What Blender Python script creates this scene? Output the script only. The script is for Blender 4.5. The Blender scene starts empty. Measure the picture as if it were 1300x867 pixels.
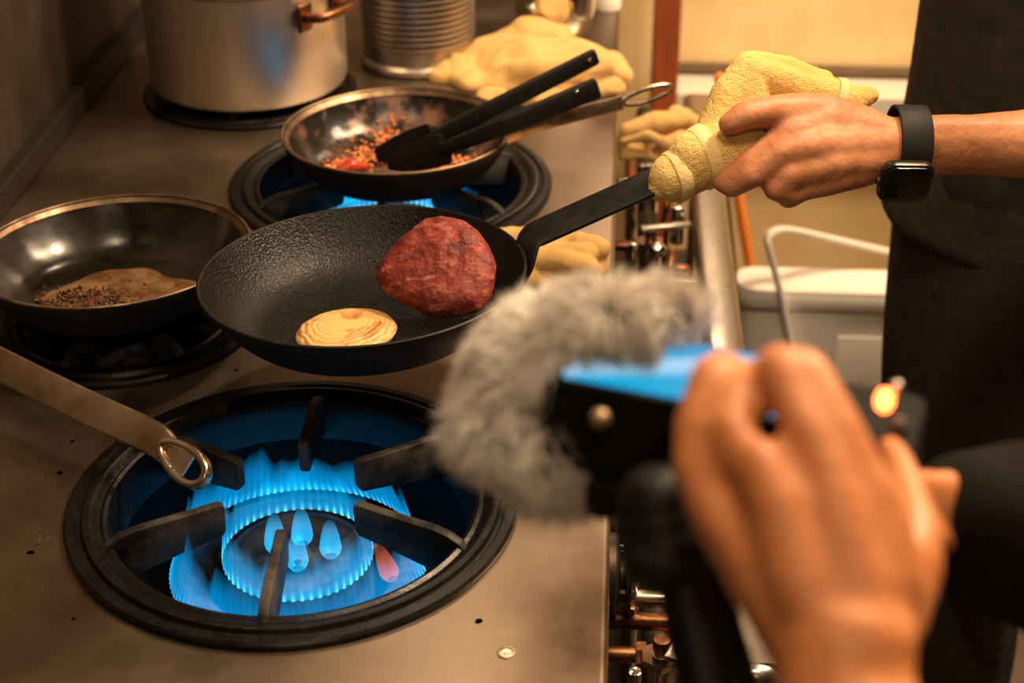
import bpy, bmesh, math, random
from mathutils import Vector, Matrix, Quaternion, noise
random.seed(7)
SC = bpy.context.scene
COL = SC.collection
PI = math.pi

# ------------------------------------------------------------------ camera
W_, H_, FPX = 1300, 867, 2050.0
YAW, PITCH = math.radians(3.62896), math.radians(29.91465)
CAM = Vector((0, 0, 1.60))
ca, sa, cp, sp = math.cos(YAW), math.sin(YAW), math.cos(PITCH), math.sin(PITCH)
RIGHT = Vector((ca, sa, 0)); UP = Vector((-sa*sp, ca*sp, cp)); BACK = Vector((sa*cp, -ca*cp, sp))
def P(x, y, d):                      # a point seen at photo pixel x,y at depth d
    return CAM + RIGHT*((x-650)/FPX*d) + UP*(-(y-433.5)/FPX*d) - BACK*d
def PZ(x, y, z):
    r = P(x, y, 1) - CAM; return CAM + r*((z-CAM.z)/r.z)
def PY(x, y, Y):
    r = P(x, y, 1) - CAM; return CAM + r*((Y-CAM.y)/r.y)
cd = bpy.data.cameras.new('camera'); co = bpy.data.objects.new('camera', cd); COL.objects.link(co)
m = Matrix((RIGHT, UP, BACK)).transposed().to_4x4(); m.translation = CAM; co.matrix_world = m
cd.sensor_width = 36; cd.lens = FPX/W_*36; cd.clip_start = .02; cd.clip_end = 50
cd.dof.use_dof = True; cd.dof.focus_distance = 1.33; cd.dof.aperture_fstop = 5.0; cd.dof.aperture_blades = 7
SC.camera = co
SC.view_settings.view_transform = 'Standard'; SC.view_settings.look = 'None'
SC.view_settings.gamma = 1; SC.view_settings.use_curve_mapping = False
SC.view_settings.exposure = 0.12
ZS = 0.85                            # stove top height

# ------------------------------------------------------------------ materials
def mat(name, base, rough=.5, metal=0., c2=None, nscale=20., ndet=5., lo=.35, hi=.65, rough2=None, bump=0., bscale=None, stretch=None,
        coat=0., sss=0., emit=None, estr=0., spec=.5, bdet=4., bdist=.002, trans=0., alpha=1., sheen=0., rscale=None):
    M = bpy.data.materials.new(name); M.use_nodes = True
    nt = M.node_tree; N = nt.nodes; L = nt.links; b = N['Principled BSDF']
    b.inputs['Base Color'].default_value = (*base, 1); b.inputs['Roughness'].default_value = rough
    b.inputs['Metallic'].default_value = metal; b.inputs['Specular IOR Level'].default_value = spec
    if coat: b.inputs['Coat Weight'].default_value = coat; b.inputs['Coat Roughness'].default_value = .15
    if sheen: b.inputs['Sheen Weight'].default_value = sheen; b.inputs['Sheen Tint'].default_value = (*[min(1, c*1.5) for c in base], 1)
    if sss: b.inputs['Subsurface Weight'].default_value = sss; b.inputs['Subsurface Radius'].default_value = (.012, .004, .002); b.inputs['Subsurface Scale'].default_value = .6
    if trans: b.inputs['Transmission Weight'].default_value = trans
    if alpha < 1: b.inputs['Alpha'].default_value = alpha
    if emit: b.inputs['Emission Color'].default_value = (*emit, 1); b.inputs['Emission Strength'].default_value = estr
    tc = N.new('ShaderNodeTexCoord'); src = tc.outputs['Object']
    if stretch:
        mp = N.new('ShaderNodeMapping'); mp.inputs['Scale'].default_value = stretch; L.new(src, mp.inputs['Vector']); src = mp.outputs['Vector']
    if c2 or rough2 is not None:
        n = N.new('ShaderNodeTexNoise'); n.inputs['Scale'].default_value = nscale; n.inputs['Detail'].default_value = ndet; n.inputs['Roughness'].default_value = .6
        L.new(src, n.inputs['Vector'])
        if c2:
            r = N.new('ShaderNodeValToRGB'); r.color_ramp.elements[0].position = lo; r.color_ramp.elements[1].position = hi
            r.color_ramp.elements[0].color = (*base, 1); r.color_ramp.elements[1].color = (*c2, 1)
            L.new(n.outputs['Fac'], r.inputs['Fac']); L.new(r.outputs['Color'], b.inputs['Base Color'])
        if rough2 is not None:
            n2 = n
            if rscale:
                n2 = N.new('ShaderNodeTexNoise'); n2.inputs['Scale'].default_value = rscale; n2.inputs['Detail'].default_value = 4; L.new(src, n2.inputs['Vector'])
            mr = N.new('ShaderNodeMapRange'); mr.inputs['From Min'].default_value = lo; mr.inputs['From Max'].default_value = hi
            mr.inputs['To Min'].default_value = rough; mr.inputs['To Max'].default_value = rough2
            L.new(n2.outputs['Fac'], mr.inputs['Value']); L.new(mr.outputs['Result'], b.inputs['Roughness'])
    if bump:
        n = N.new('ShaderNodeTexNoise'); n.inputs['Scale'].default_value = bscale or nscale; n.inputs['Detail'].default_value = bdet
        L.new(src, n.inputs['Vector'])
        bp = N.new('ShaderNodeBump'); bp.inputs['Strength'].default_value = bump; bp.inputs['Distance'].default_value = bdist
        L.new(n.outputs['Fac'], bp.inputs['Height']); L.new(bp.outputs['Normal'], b.inputs['Normal'])
    return M

STEEL_TOP = mat('stained_steel_worktop', (.17,.115,.075), .28, .95, c2=(.40,.31,.235), nscale=4.2, ndet=9, lo=.33, hi=.70, rough2=.46, bump=.12, bscale=160, bdist=.0006)
STEEL_WALL = mat('dark_steel_backsplash', (.05,.036,.023), .42, .6, c2=(.09,.065,.042), nscale=4, rough2=.55)
STEEL = mat('brushed_steel', (.62,.57,.50), .25, 1., c2=(.46,.40,.34), nscale=12, rough2=.4)
CHROME = mat('chrome', (.78,.74,.68), .12, 1.)
ALU = mat('spun_aluminium', (.80,.74,.66), .36, .95, c2=(.68,.61,.53), nscale=7, rough2=.46, stretch=(3,3,.5), bump=.05, bscale=30, bdist=.0006)
BRASS = mat('tarnished_copper', (.30,.13,.06), .38, 1., c2=(.12,.05,.025), nscale=30)
IRON = mat('cast_iron', (.004,.0035,.003), .28, .0, spec=.25, c2=(.009,.0075,.006), nscale=70, lo=.4, hi=.75, rough2=.38, bump=.35, bscale=320, bdist=.001)
IRONGREY = mat('burnt_grey_iron', (.010,.009,.008), .48, .0, spec=.25, c2=(.085,.070,.058), nscale=26, lo=.42, hi=.66, rough2=.6, bump=.3, bscale=300, bdist=.001)
BURNER = mat('burner_casting', (.018,.016,.016), .5, .3, c2=(.09,.075,.065), nscale=45, lo=.45, hi=.7, rough2=.6, bump=.4, bscale=260, bdist=.001)
BOWL = mat('enamelled_burner_bowl', (.0025,.0025,.0025), .6, .0, spec=.1, c2=(.005,.005,.005), nscale=60, rough2=.55, bump=.3, bscale=220, bdist=.001)
PANBLK = mat('seasoned_carbon_steel', (.006,.005,.004), .24, .0, spec=.28, c2=(.009,.0075,.006), nscale=22, rough2=.34, bump=.7, bscale=480, bdist=.0013, bdet=2)
PANSMOOTH = mat('oily_black_pan', (.005,.004,.003), .15, .0, spec=.4, c2=(.022,.017,.012), nscale=18, rough2=.26, bump=.12, bscale=60, bdist=.0012)
PANRUST = mat('scraped_pan_metal', (.30,.17,.10), .3, .75, c2=(.045,.03,.02), nscale=16, lo=.42, hi=.6, rough2=.45, bump=.3, bscale=60)
PANRIM = mat('worn_steel_rim', (.36,.24,.15), .34, .9, c2=(.10,.055,.03), nscale=30, rough2=.5)
PANOUT = mat('sooty_pan_outside', (.016,.015,.014), .6, .0, spec=.12, c2=(.026,.024,.022), nscale=30, rough2=.62, bump=.35, bscale=140, bdist=.001)
HANDLEBLK = mat('black_steel_handle', (.006,.005,.004), .45, .0, spec=.2, c2=(.018,.014,.010), nscale=60, lo=.45, hi=.75, rough2=.55, bump=.25, bscale=200, bdist=.0008)
HANDLEEDGE = mat('bare_steel_edge', (.50,.42,.32), .35, .9)
OLDSTEEL = mat('heat_browned_steel', (.46,.34,.24), .20, 1., c2=(.74,.63,.51), nscale=18, rough2=.36, bump=.12, bscale=90, bdist=.001)
PLASTIC = mat('black_nylon', (.008,.008,.007), .5, 0, spec=.2, bump=.1, bscale=200)
RUBBER = mat('black_silicone', (.010,.010,.009), .62, spec=.3)
GLASS = mat('black_watch_glass', (.006,.006,.006), .08, 0, coat=.6)
TOWEL = mat('yellow_terry_cloth', (.64,.41,.11), .95, 0, c2=(.76,.54,.20), nscale=14, lo=.3, hi=.7, bump=.9, bscale=650, bdist=.0022, bdet=3, sheen=.3)
HEM = mat('pale_towel_hem', (.80,.60,.30), .9, 0, c2=(.72,.50,.20), nscale=30, bump=.4, bscale=300, bdist=.002, sheen=.3)
CLOTH = mat('yellow_cotton_cloth', (.56,.32,.10), .92, 0, c2=(.68,.44,.17), nscale=9, lo=.3, hi=.7, bump=.4, bscale=90, bdist=.002, sheen=.3)
SKIN = mat('skin', (.40,.15,.065), .50, 0, c2=(.56,.25,.125), nscale=34, ndet=8, lo=.35, hi=.7, bump=.55, bscale=170, bdist=.0014, bdet=8, sss=.08, spec=.35)
SKIN2 = mat('warm_skin', (.52,.175,.055), .5, 0, c2=(.66,.26,.10), nscale=20, lo=.35, hi=.7, bump=.3, bscale=90, bdist=.002, sss=.12)
NAIL = mat('fingernail', (.62,.34,.22), .3, 0, coat=.3)
BLACKCLOTH = mat('black_cotton', (.030,.025,.020), .85, 0, c2=(.042,.034,.027), nscale=40, bump=.5, bscale=14, bdist=.012, bdet=3, spec=.15)
APRONCLOTH = mat('charcoal_apron_cloth', (.026,.021,.017), .9, 0, c2=(.036,.029,.023), nscale=60, bump=.3, bscale=12, bdist=.01, spec=.15)
HAIR = mat('dark_hair', (.01,.007,.005), .5, 0, bump=.8, bscale=90)
FUR = mat('grey_faux_fur', (.52,.46,.39), .8, 0, c2=(.86,.80,.72), nscale=18, ndet=2, lo=.35, hi=.65, sheen=.3)
FOAM = mat('dark_fur_backing', (.05,.04,.035), .95)
CAMBODY = mat('matt_black_camera_plastic', (.008,.008,.007), .7, 0, spec=.1, bump=.1, bscale=300)
WALLP = mat('yellow_plaster', (.84,.62,.31), .75, 0, c2=(.74,.51,.22), nscale=9, ndet=8, lo=.4, hi=.72, bump=.2, bscale=40)
WALLD = mat('brown_wall_panel', (.10,.065,.038), .5, 0, c2=(.15,.10,.055), nscale=7)
WOOD = mat('red_brown_wood', (.36,.085,.018), .45, 0, c2=(.24,.05,.012), nscale=10, stretch=(8,8,.6), rough2=.55)
WHITEP = mat('white_plastic', (.88,.84,.78), .38, 0, c2=(.70,.63,.53), nscale=3, rough2=.5, sss=.0)
ORANGE = mat('orange_pole_paint', (.75,.20,.02), .4)
FLOORM = mat('dark_red_tiles', (.06,.035,.02), .5, 0, c2=(.09,.055,.03), nscale=5, rough2=.7)
CEILM = mat('ceiling_plaster', (.30,.22,.14), .8, 0, c2=(.26,.19,.12), nscale=4)
DARKMETAL = mat('greasy_dark_metal', (.05,.038,.028), .4, .8, c2=(.11,.08,.055), nscale=30, rough2=.55)
COPPER = mat('copper_pipe', (.55,.22,.09), .25, 1., c2=(.38,.14,.05), nscale=30)
SOOT = mat('dark_scorch', (.05,.03,.017), .7)
DROP = mat('brown_grease', (.28,.16,.085), .4)
ONION_ = None
def meat_mat():
    M = mat('raw_red_meat', (.11,.009,.006), .46, 0, c2=(.29,.043,.027), nscale=60, ndet=10, lo=.36, hi=.70, bump=1., bscale=130, bdist=.003, bdet=8, sss=.06, rough2=.62, spec=.35)
    nt = M.node_tree; b = nt.nodes['Principled BSDF']; prev = b.inputs['Base Color'].links[0].from_socket
    tc = nt.nodes['Texture Coordinate']; n = nt.nodes.new('ShaderNodeTexNoise'); n.inputs['Scale'].default_value = 150; n.inputs['Detail'].default_value = 6
    mp = nt.nodes.new('ShaderNodeMapping'); mp.inputs['Scale'].default_value = (.35, 1, 1); mp.inputs['Rotation'].default_value = (0, 0, .8)
    nt.links.new(tc.outputs['Object'], mp.inputs[0]); nt.links.new(mp.outputs[0], n.inputs['Vector'])
    r = nt.nodes.new('ShaderNodeValToRGB'); r.color_ramp.elements[0].position = .54; r.color_ramp.elements[1].position = .80
    nt.links.new(n.outputs['Fac'], r.inputs[0]); mx = nt.nodes.new('ShaderNodeMixRGB'); mx.inputs['Color2'].default_value = (.58,.20,.13,1)
    nt.links.new(r.outputs[0], mx.inputs[0]); nt.links.new(prev, mx.inputs['Color1']); nt.links.new(mx.outputs[0], b.inputs['Base Color'])
    return M
MEAT = meat_mat()
def onion_mat():
    M = bpy.data.materials.new('browned_onion'); M.use_nodes = True; nt = M.node_tree; N = nt.nodes; L = nt.links; b = N['Principled BSDF']
    tc = N.new('ShaderNodeTexCoord'); ns = N.new('ShaderNodeTexNoise'); ns.inputs['Scale'].default_value = 22; ns.inputs['Detail'].default_value = 3
    L.new(tc.outputs['Object'], ns.inputs['Vector'])
    ad = N.new('ShaderNodeVectorMath'); ad.operation = 'MULTIPLY_ADD'; ad.inputs[1].default_value = (.016,.016,.0); L.new(ns.outputs['Color'], ad.inputs[0]); L.new(tc.outputs['Object'], ad.inputs[2])
    mp = N.new('ShaderNodeMapping'); mp.inputs['Scale'].default_value = (1,1,.2); mp.inputs['Location'].default_value = (-.003,-.009,0); L.new(ad.outputs[0], mp.inputs[0])
    wv = N.new('ShaderNodeTexWave'); wv.wave_type = 'RINGS'; wv.rings_direction = 'Z'; wv.inputs['Scale'].default_value = 60; wv.inputs['Distortion'].default_value = 3.5; wv.inputs['Detail Scale'].default_value = 1.4; wv.inputs['Detail'].default_value = 2
    L.new(mp.outputs[0], wv.inputs['Vector'])
    r = N.new('ShaderNodeValToRGB'); r.color_ramp.elements[0].position = .02; r.color_ramp.elements[0].color = (.58,.28,.085,1); r.color_ramp.elements[1].position = .22; r.color_ramp.elements[1].color = (.80,.46,.17,1)
    ln = N.new('ShaderNodeVectorMath'); ln.operation = 'LENGTH'; L.new(mp.outputs[0], ln.inputs[0])
    mr = N.new('ShaderNodeMapRange'); mr.inputs['From Min'].default_value = .012; mr.inputs['From Max'].default_value = .030; mr.inputs['To Min'].default_value = .85; mr.inputs['To Max'].default_value = .0; L.new(ln.outputs['Value'], mr.inputs['Value'])
    ad2 = N.new('ShaderNodeMath'); ad2.operation = 'MAXIMUM'; L.new(wv.outputs['Fac'], ad2.inputs[0]); L.new(mr.outputs[0], ad2.inputs[1]); L.new(ad2.outputs[0], r.inputs[0])
    n2 = N.new('ShaderNodeTexNoise'); n2.inputs['Scale'].default_value = 60; n2.inputs['Detail'].default_value = 5; L.new(tc.outputs['Object'], n2.inputs['Vector'])
    r2 = N.new('ShaderNodeValToRGB'); r2.color_ramp.elements[0].position = .55; r2.color_ramp.elements[1].position = .68; L.new(n2.outputs['Fac'], r2.inputs[0])
    mx = N.new('ShaderNodeMixRGB'); mx.inputs['Color2'].default_value = (.45,.17,.04,1); L.new(r2.outputs[0], mx.inputs[0]); L.new(r.outputs[0], mx.inputs['Color1']); L.new(mx.outputs[0], b.inputs['Base Color'])
    b.inputs['Roughness'].default_value = .38; b.inputs['Subsurface Weight'].default_value = .1; b.inputs['Subsurface Radius'].default_value = (.01,.006,.003)
    bp = N.new('ShaderNodeBump'); bp.inputs['Strength'].default_value = .6; bp.inputs['Distance'].default_value = .0015; L.new(ad2.outputs[0], bp.inputs['Height']); L.new(bp.outputs[0], b.inputs['Normal'])
    return M
ONION = onion_mat()
def pan_inside_mat(name, rustc, z0, z1, basem, scale=14, cut=(.48,.62), foodc=None):
    """black pan with worn, scraped patches on its wall"""
    M = mat(name, (.012,.010,.008), .2, .3, c2=rustc, nscale=scale, ndet=5, lo=cut[0], hi=cut[1], rough2=.42, bump=.25, bscale=70, bdist=.0015)
    return M
RUSTYIN = pan_inside_mat('scraped_pan_inside', (.22,.11,.07), 0, 0, None, scale=17, cut=(.46,.60))
FONDM = mat('brown_cooking_residue', (.09,.042,.015), .35, 0, c2=(.24,.13,.06), nscale=30, lo=.4, hi=.62, bump=.4, bscale=100, bdist=.002, rough2=.45)
CRUMB = mat('charred_crumbs', (.05,.02,.008), .4, 0, c2=(.30,.12,.04), nscale=120, lo=.4, hi=.7, bump=.6, bscale=200)
SAUCE = mat('orange_fried_rice', (.52,.12,.025), .35, 0, c2=(.75,.34,.12), nscale=90, lo=.4, hi=.65)
REDPEP = mat('red_chopped_pepper', (.45,.04,.015), .3, 0)

def flame_mat(name, teeth, base_c, mid_c, gain, hi=3.0, span=1.0):
    M = bpy.data.materials.new(name); M.use_nodes = True; nt = M.node_tree; N = nt.nodes; L = nt.links
    for n in list(N): N.remove(n)
    out = N.new('ShaderNodeOutputMaterial'); uv = N.new('ShaderNodeUVMap'); sp_ = N.new('ShaderNodeSeparateXYZ'); L.new(uv.outputs[0], sp_.inputs[0])
    def math_(op, a, b=None, c=None):
        n = N.new('ShaderNodeMath'); n.operation = op; n.use_clamp = False
        for i, v in enumerate((a, b, c)):
            if v is None: continue
            if isinstance(v, (int, float)): n.inputs[i].default_value = v
            else: L.new(v, n.inputs[i])
        return n.outputs[0]
    u, v = sp_.outputs[0], sp_.outputs[1]
    s = math_('ABSOLUTE', math_('SINE', math_('MULTIPLY', u, PI*teeth)))           # 0 between teeth
    s2 = math_('POWER', s, 2.6)
    ramp = N.new('ShaderNodeValToRGB'); cr = ramp.color_ramp
    cr.elements[0].position = 0; cr.elements[0].color = (0,0,0,1); cr.elements[1].position = 1; cr.elements[1].color = (0,0,0,1)
    for p, g in ((.02,.42),(.10,.50),(.22,.42),(.40,.38),(.62,.28),(.82,.11)):
        e = cr.elements.new(p); e.color = (g,g,g,1)
    L.new(v, ramp.inputs[0])
    tooth = math_('MULTIPLY', s2, math_('MAXIMUM', math_('SUBTRACT', 1.0, math_('MULTIPLY', v, 3.0)), 0.0))
    nz = N.new('ShaderNodeTexNoise'); nz.inputs['Scale'].default_value = 1.0; nz.inputs['Detail'].default_value = 2
    mp = N.new('ShaderNodeMapping'); mp.inputs['Scale'].default_value = (teeth*.17, .8, 1); L.new(uv.outputs[0], mp.inputs[0]); L.new(mp.outputs[0], nz.inputs['Vector'])
    nn = math_('ADD', .55, math_('MULTIPLY', nz.outputs['Fac'], .85))
    body = math_('MULTIPLY', math_('MULTIPLY', ramp.outputs[0], nn), math_('ADD', .85, math_('MULTIPLY', s2, .15)))
    e1 = N.new('ShaderNodeEmission'); e1.inputs[0].default_value = (*mid_c, 1); L.new(math_('MULTIPLY', body, gain), e1.inputs[1])
    e2 = N.new('ShaderNodeEmission'); e2.inputs[0].default_value = (*base_c, 1); L.new(math_('MULTIPLY', math_('MULTIPLY', math_('POWER', tooth, 2.2), math_('POWER', math_('MULTIPLY', nz.outputs['Fac'], 1.9), 2.5)), gain*hi), e2.inputs[1])
    a = N.new('ShaderNodeAddShader'); L.new(e1.outputs[0], a.inputs[0]); L.new(e2.outputs[0], a.inputs[1])
    t = N.new('ShaderNodeBsdfTransparent'); a2 = N.new('ShaderNodeAddShader'); L.new(a.outputs[0], a2.inputs[0]); L.new(t.outputs[0], a2.inputs[1])
    L.new(a2.outputs[0], out.inputs[0])
    return M
FLAME_OUT = flame_mat('outer_flame', 108, (.14,.72,1.), (.0,.28,.66), 2.3, .42)
FLAME_IN = flame_mat('inner_flame', 54, (.16,.76,1.), (.0,.29,.64), 2.2, .55)
FLAME_JET = flame_mat('centre_flame', 3, (.10,.60,.9), (.003,.30,.60), 2.0, .3)
FLAME_ORANGE = flame_mat('orange_flame_lick', 2, (1.,.25,.08), (.60,.13,.07), 1.1, .2)

# ------------------------------------------------------------------ mesh helpers
def link(name, bm, m, parent=None, smooth=True, mods=None):
    me = bpy.data.meshes.new(name); bmesh.ops.recalc_face_normals(bm, faces=bm.faces) if not getattr(bm, 'keepn', False) else None
    bm.to_mesh(me); bm.free()
    for k in (m if isinstance(m, (list, tuple)) else [m]): me.materials.append(k)
    for p in me.polygons: p.use_smooth = smooth
    o = bpy.data.objects.new(name, me); COL.objects.link(o)
    if parent:
        o.parent = parent
        o.matrix_parent_inverse = parent.matrix_basis.inverted()
    if smooth == 'auto' or smooth is True:
        try: me.set_sharp_from_angle(angle=math.radians(42))
        except Exception: pass
    return o
def thing(name, label, cat, loc=(0,0,0), group=None):
    o = bpy.data.objects.new(name, None); COL.objects.link(o); o.location = loc; o.empty_display_size = .05
    bpy.context.view_layer.update()
    return tag(o, label, cat, group)
def tag(o, label, cat, group=None):
    o['label'] = label; o['category'] = cat
    if group: o['group'] = group
    return o
def struct(o): o['kind'] = 'structure'; return o
def box(bm, c, s, rot=None, bev=0.):
    r = bmesh.ops.create_cube(bm, size=1.0); M4 = Matrix.Translation(Vector(c)) @ (rot.to_4x4() if rot else Matrix.Identity(4)) @ Matrix.Diagonal((*s, 1))
    bmesh.ops.transform(bm, matrix=M4, verts=r['verts'])
    if bev:
        es = list({e for v in r['verts'] for e in v.link_edges})
        bmesh.ops.bevel(bm, geom=es, offset=bev, segments=3, profile=.5, affect='EDGES')
    return bm
def lathe(bm, prof, c=(0,0,0), n=96, M3=None, mi=0, closed=False, mis=None):
    c = Vector(c); rings = []
    for r, z in prof:
        ring = []
        if r < 1e-6:
            p = Vector((0,0,z)); p = (M3 @ p if M3 else p) + c; ring = [bm.verts.new(p)]
        else:
            for k in range(n):
                a = 2*PI*k/n; p = Vector((r*math.cos(a), r*math.sin(a), z)); p = (M3 @ p if M3 else p) + c; ring.append(bm.verts.new(p))
        rings.append(ring)
    pairs = list(zip(rings, rings[1:])) + ([(rings[-1], rings[0])] if closed else [])
    for j, (A, B) in enumerate(pairs):
        mm = mis[j] if mis else mi
        if len(A) == 1 and len(B) == 1: continue
        for k in range(n):
            k2 = (k+1) % n
            if len(A) == 1: f = bm.faces.new((A[0], B[k], B[k2]))
            elif len(B) == 1: f = bm.faces.new((A[k], A[k2], B[0]))
            else: f = bm.faces.new((A[k], A[k2], B[k2], B[k]))
            f.material_index = mm
    return bm
def frame(d, up=Vector((0,0,1))):
    d = d.normalized(); s = d.cross(up)
    if s.length < 1e-4: s = d.cross(Vector((1,0,0)))
    s.normalize(); return s, s.cross(d)*-1 if False else d.cross(s)*-1
def sweep(bm, pts, sec, up=Vector((0,0,1)), caps=True, scales=None, closed=False, mi=0):
    """sweep a 2D section (list of (s,u)) along pts; s is sideways, u is up"""
    pts = [Vector(p) for p in pts]; rings = []; n = len(pts)
    for i, p in enumerate(pts):
        if closed: d = pts[(i+1) % n] - pts[i-1]
        else: d = pts[min(i+1, n-1)] - pts[max(i-1, 0)]
        d.normalize(); s = d.cross(up)
        if s.length < 1e-3: s = d.cross(Vector((1,0,.01)))
        s.normalize(); u = s.cross(d).normalized()
        k = scales[i] if scales else (1, 1)
        if not isinstance(k, tuple): k = (k, k)
        rings.append([bm.verts.new(p + s*(a*k[0]) + u*(b*k[1])) for a, b in sec])
    m_ = len(sec)
    rng = range(n) if closed else range(n-1)
    for i in rng:
        A, B = rings[i], rings[(i+1) % n]
        for k in range(m_):
            f = bm.faces.new((A[k], A[(k+1) % m_], B[(k+1) % m_], B[k])); f.material_index = mi
    if caps and not closed:
        bm.faces.new(rings[0][::-1]).material_index = mi; bm.faces.new(rings[-1]).material_index = mi
    return bm
def circ(r, n=16, ry=None): return [(r*math.cos(2*PI*k/n), (ry or r)*math.sin(2*PI*k/n)) for k in range(n)]
def rrect(w, h, r, n=4):
    out = []
    for cx_, cy_, a0 in ((w/2-r, h/2-r, 0), (-w/2+r, h/2-r, PI/2), (-w/2+r, -h/2+r, PI), (w/2-r, -h/2+r, 1.5*PI)):
        for k in range(n+1):
            a = a0 + PI/2*k/n; out.append((cx_+r*math.cos(a), cy_+r*math.sin(a)))
    return out
def tube(bm, pts, r, n=14, **k): return sweep(bm, pts, circ(r, n), **k)
def bez(pts, n=8):
    """Catmull-Rom through pts"""
    pts = [Vector(p) for p in pts]; out = []
    q = [pts[0]*2-pts[1]] + pts + [pts[-1]*2-pts[-2]]
    for i in range(1, len(q)-2):
        for k in range(n):
            t = k/n; a, b, c, d = q[i-1], q[i], q[i+1], q[i+2]
            out.append(.5*((2*b) + (c-a)*t + (2*a-5*b+4*c-d)*t*t + (3*b-a-3*c+d)*t**3))
    out.append(pts[-1]); return out
def cyl(bm, a, b, r, n=24, bev=.0):
    a, b = Vector(a), Vector(b); d = (b-a)
    if bev:
        e = d.normalized()*bev; pts = [a, a+e*.3, a+e, b-e, b-e*.3, b]; sc = [(r-bev)/r, (r-bev*.3)/r, 1., 1., (r-bev*.3)/r, (r-bev)/r]
        return sweep(bm, pts, circ(r, n), scales=[(k, k) for k in sc])
    return sweep(bm, [a, b], circ(r, n))
def stamp(bm, c, r, rot=None, sub=2):
    if not isinstance(r, (tuple, list)): r = (r, r, r)
    M4 = Matrix.Translation(Vector(c)) @ (rot.to_4x4() if rot else Matrix.Identity(4)) @ Matrix.Diagonal((*r, 1))
    bmesh.ops.create_icosphere(bm, subdivisions=sub, radius=1, matrix=M4)
def chain(bm, pr, sub=2, step=.35):
    """tapered limb through (point, radius[, rot]) stations"""
    for (a, b) in zip(pr, pr[1:]):
        A, B = Vector(a[0]), Vector(b[0]); ra = a[1] if isinstance(a[1], tuple) else (a[1],)*3; rb = b[1] if isinstance(b[1], tuple) else (b[1],)*3
        rot = a[2] if len(a) > 2 else None
        n = max(1, int((B-A).length/(min(min(ra), min(rb))*step)))
        for k in range(n+1):
            t = k/n; stamp(bm, A.lerp(B, t), tuple(x+(y-x)*t for x, y in zip(ra, rb)), rot, sub)
def organic(name, bm, m, parent, voxel=.003, smooth=6, disp=None, sfac=.6):
    """union of everything in bm as ONE continuous smooth surface"""
    me = bpy.data.meshes.new(name); bm.to_mesh(me); bm.free()
    t = bpy.data.objects.new('t', me); COL.objects.link(t)
    r = t.modifiers.new('r', 'REMESH'); r.mode = 'VOXEL'; r.voxel_size = voxel
    s = t.modifiers.new('s', 'SMOOTH'); s.factor = sfac; s.iterations = smooth
    dg = bpy.context.evaluated_depsgraph_get(); me2 = bpy.data.meshes.new_from_object(t.evaluated_get(dg))
    bpy.data.objects.remove(t); me2.name = name
    if disp:
        ns = [v.normal.copy() for v in me2.vertices]
        for v, nrm in zip(me2.vertices, ns): v.co += nrm*disp(v.co)
    me2.materials.clear(); me2.materials.append(m)
    for p in me2.polygons: p.use_smooth = True
    o = bpy.data.objects.new(name, me2); COL.objects.link(o)
    if parent: o.parent = parent; o.matrix_parent_inverse = parent.matrix_basis.inverted()
    return o
def NB(): return bmesh.new()

# ------------------------------------------------------------------ room
def plane_box(name, lo, hi, m):
    lo, hi = Vector(lo), Vector(hi); b = box(NB(), (lo+hi)/2, hi-lo); return struct(link(name, b, m, smooth=False))
plane_box('floor', (-.78,-1.9,-.06), (2.6,2.72,0), FLOORM)
plane_box('ceiling', (-.78,-1.9,2.6), (2.6,2.72,2.66), CEILM)
plane_box('wall_left', (-.76,-1.8,0), (-.660,2.6,2.6), STEEL_WALL)
plane_box('wall_back', (-.76,2.60,0), (2.5,2.70,2.6), WALLP)
plane_box('wall_right', (2.4,-1.8,0), (2.5,2.6,2.6), WALLD)
plane_box('wall_front', (-.66,-1.9,0), (2.4,-1.8,2.6), WALLD)
plane_box('added_rear_panel', (-.658,2.575,.0), (-.02,2.60,1.85), mat('added_rear_sheet', (.22,.155,.10), .5, .2, c2=(.30,.21,.14), nscale=5))  # unseen panel added for the tone it gives the worktop reflections
plane_box('added_upper_panel', (-.02,2.575,1.02), (2.4,2.60,2.6), WALLD)  # unseen dark panel added to cut wall bounce and pan reflections
# steel ledge along the back wall and wooden post
pz = PY(1000, 119, 2.54).z
o = plane_box('trim_1', (.10,2.50,pz-.022), (2.4,2.60,pz+.010), mat('pale_ledge', (.72,.66,.56), .4, .2)); 
bx = PY(842, 60, 2.50).x
b = box(NB(), (bx+.004,2.50,1.3), (.043,.05,2.6), bev=.004); struct(link('trim_2', b, WOOD, smooth=False))
b = box(NB(), (.95,2.593,pz+.024), (1.7,.014,.012)); struct(link('trim_3', b, WALLD, smooth=False))

bm = NB(); prof_ = [(-.66,2.55),(-.66,1.90),(.02,1.90),(.04,1.93),(.04,2.0),(-.25,2.55)]
va = [bm.verts.new((x, .55, z)) for x, z in prof_]; vb = [bm.verts.new((x, 2.42, z)) for x, z in prof_]; bm.faces.new(va); bm.faces.new(vb[::-1])
for k in range(6): bm.faces.new((va[k], vb[k], vb[(k+1)%6], va[(k+1)%6]))
struct(link('added_hood', bm, mat('added_hood_steel', (.13,.092,.060), .5, .2), smooth=False))  # unseen hood added to darken overhead reflections in worktop and pans
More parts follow.
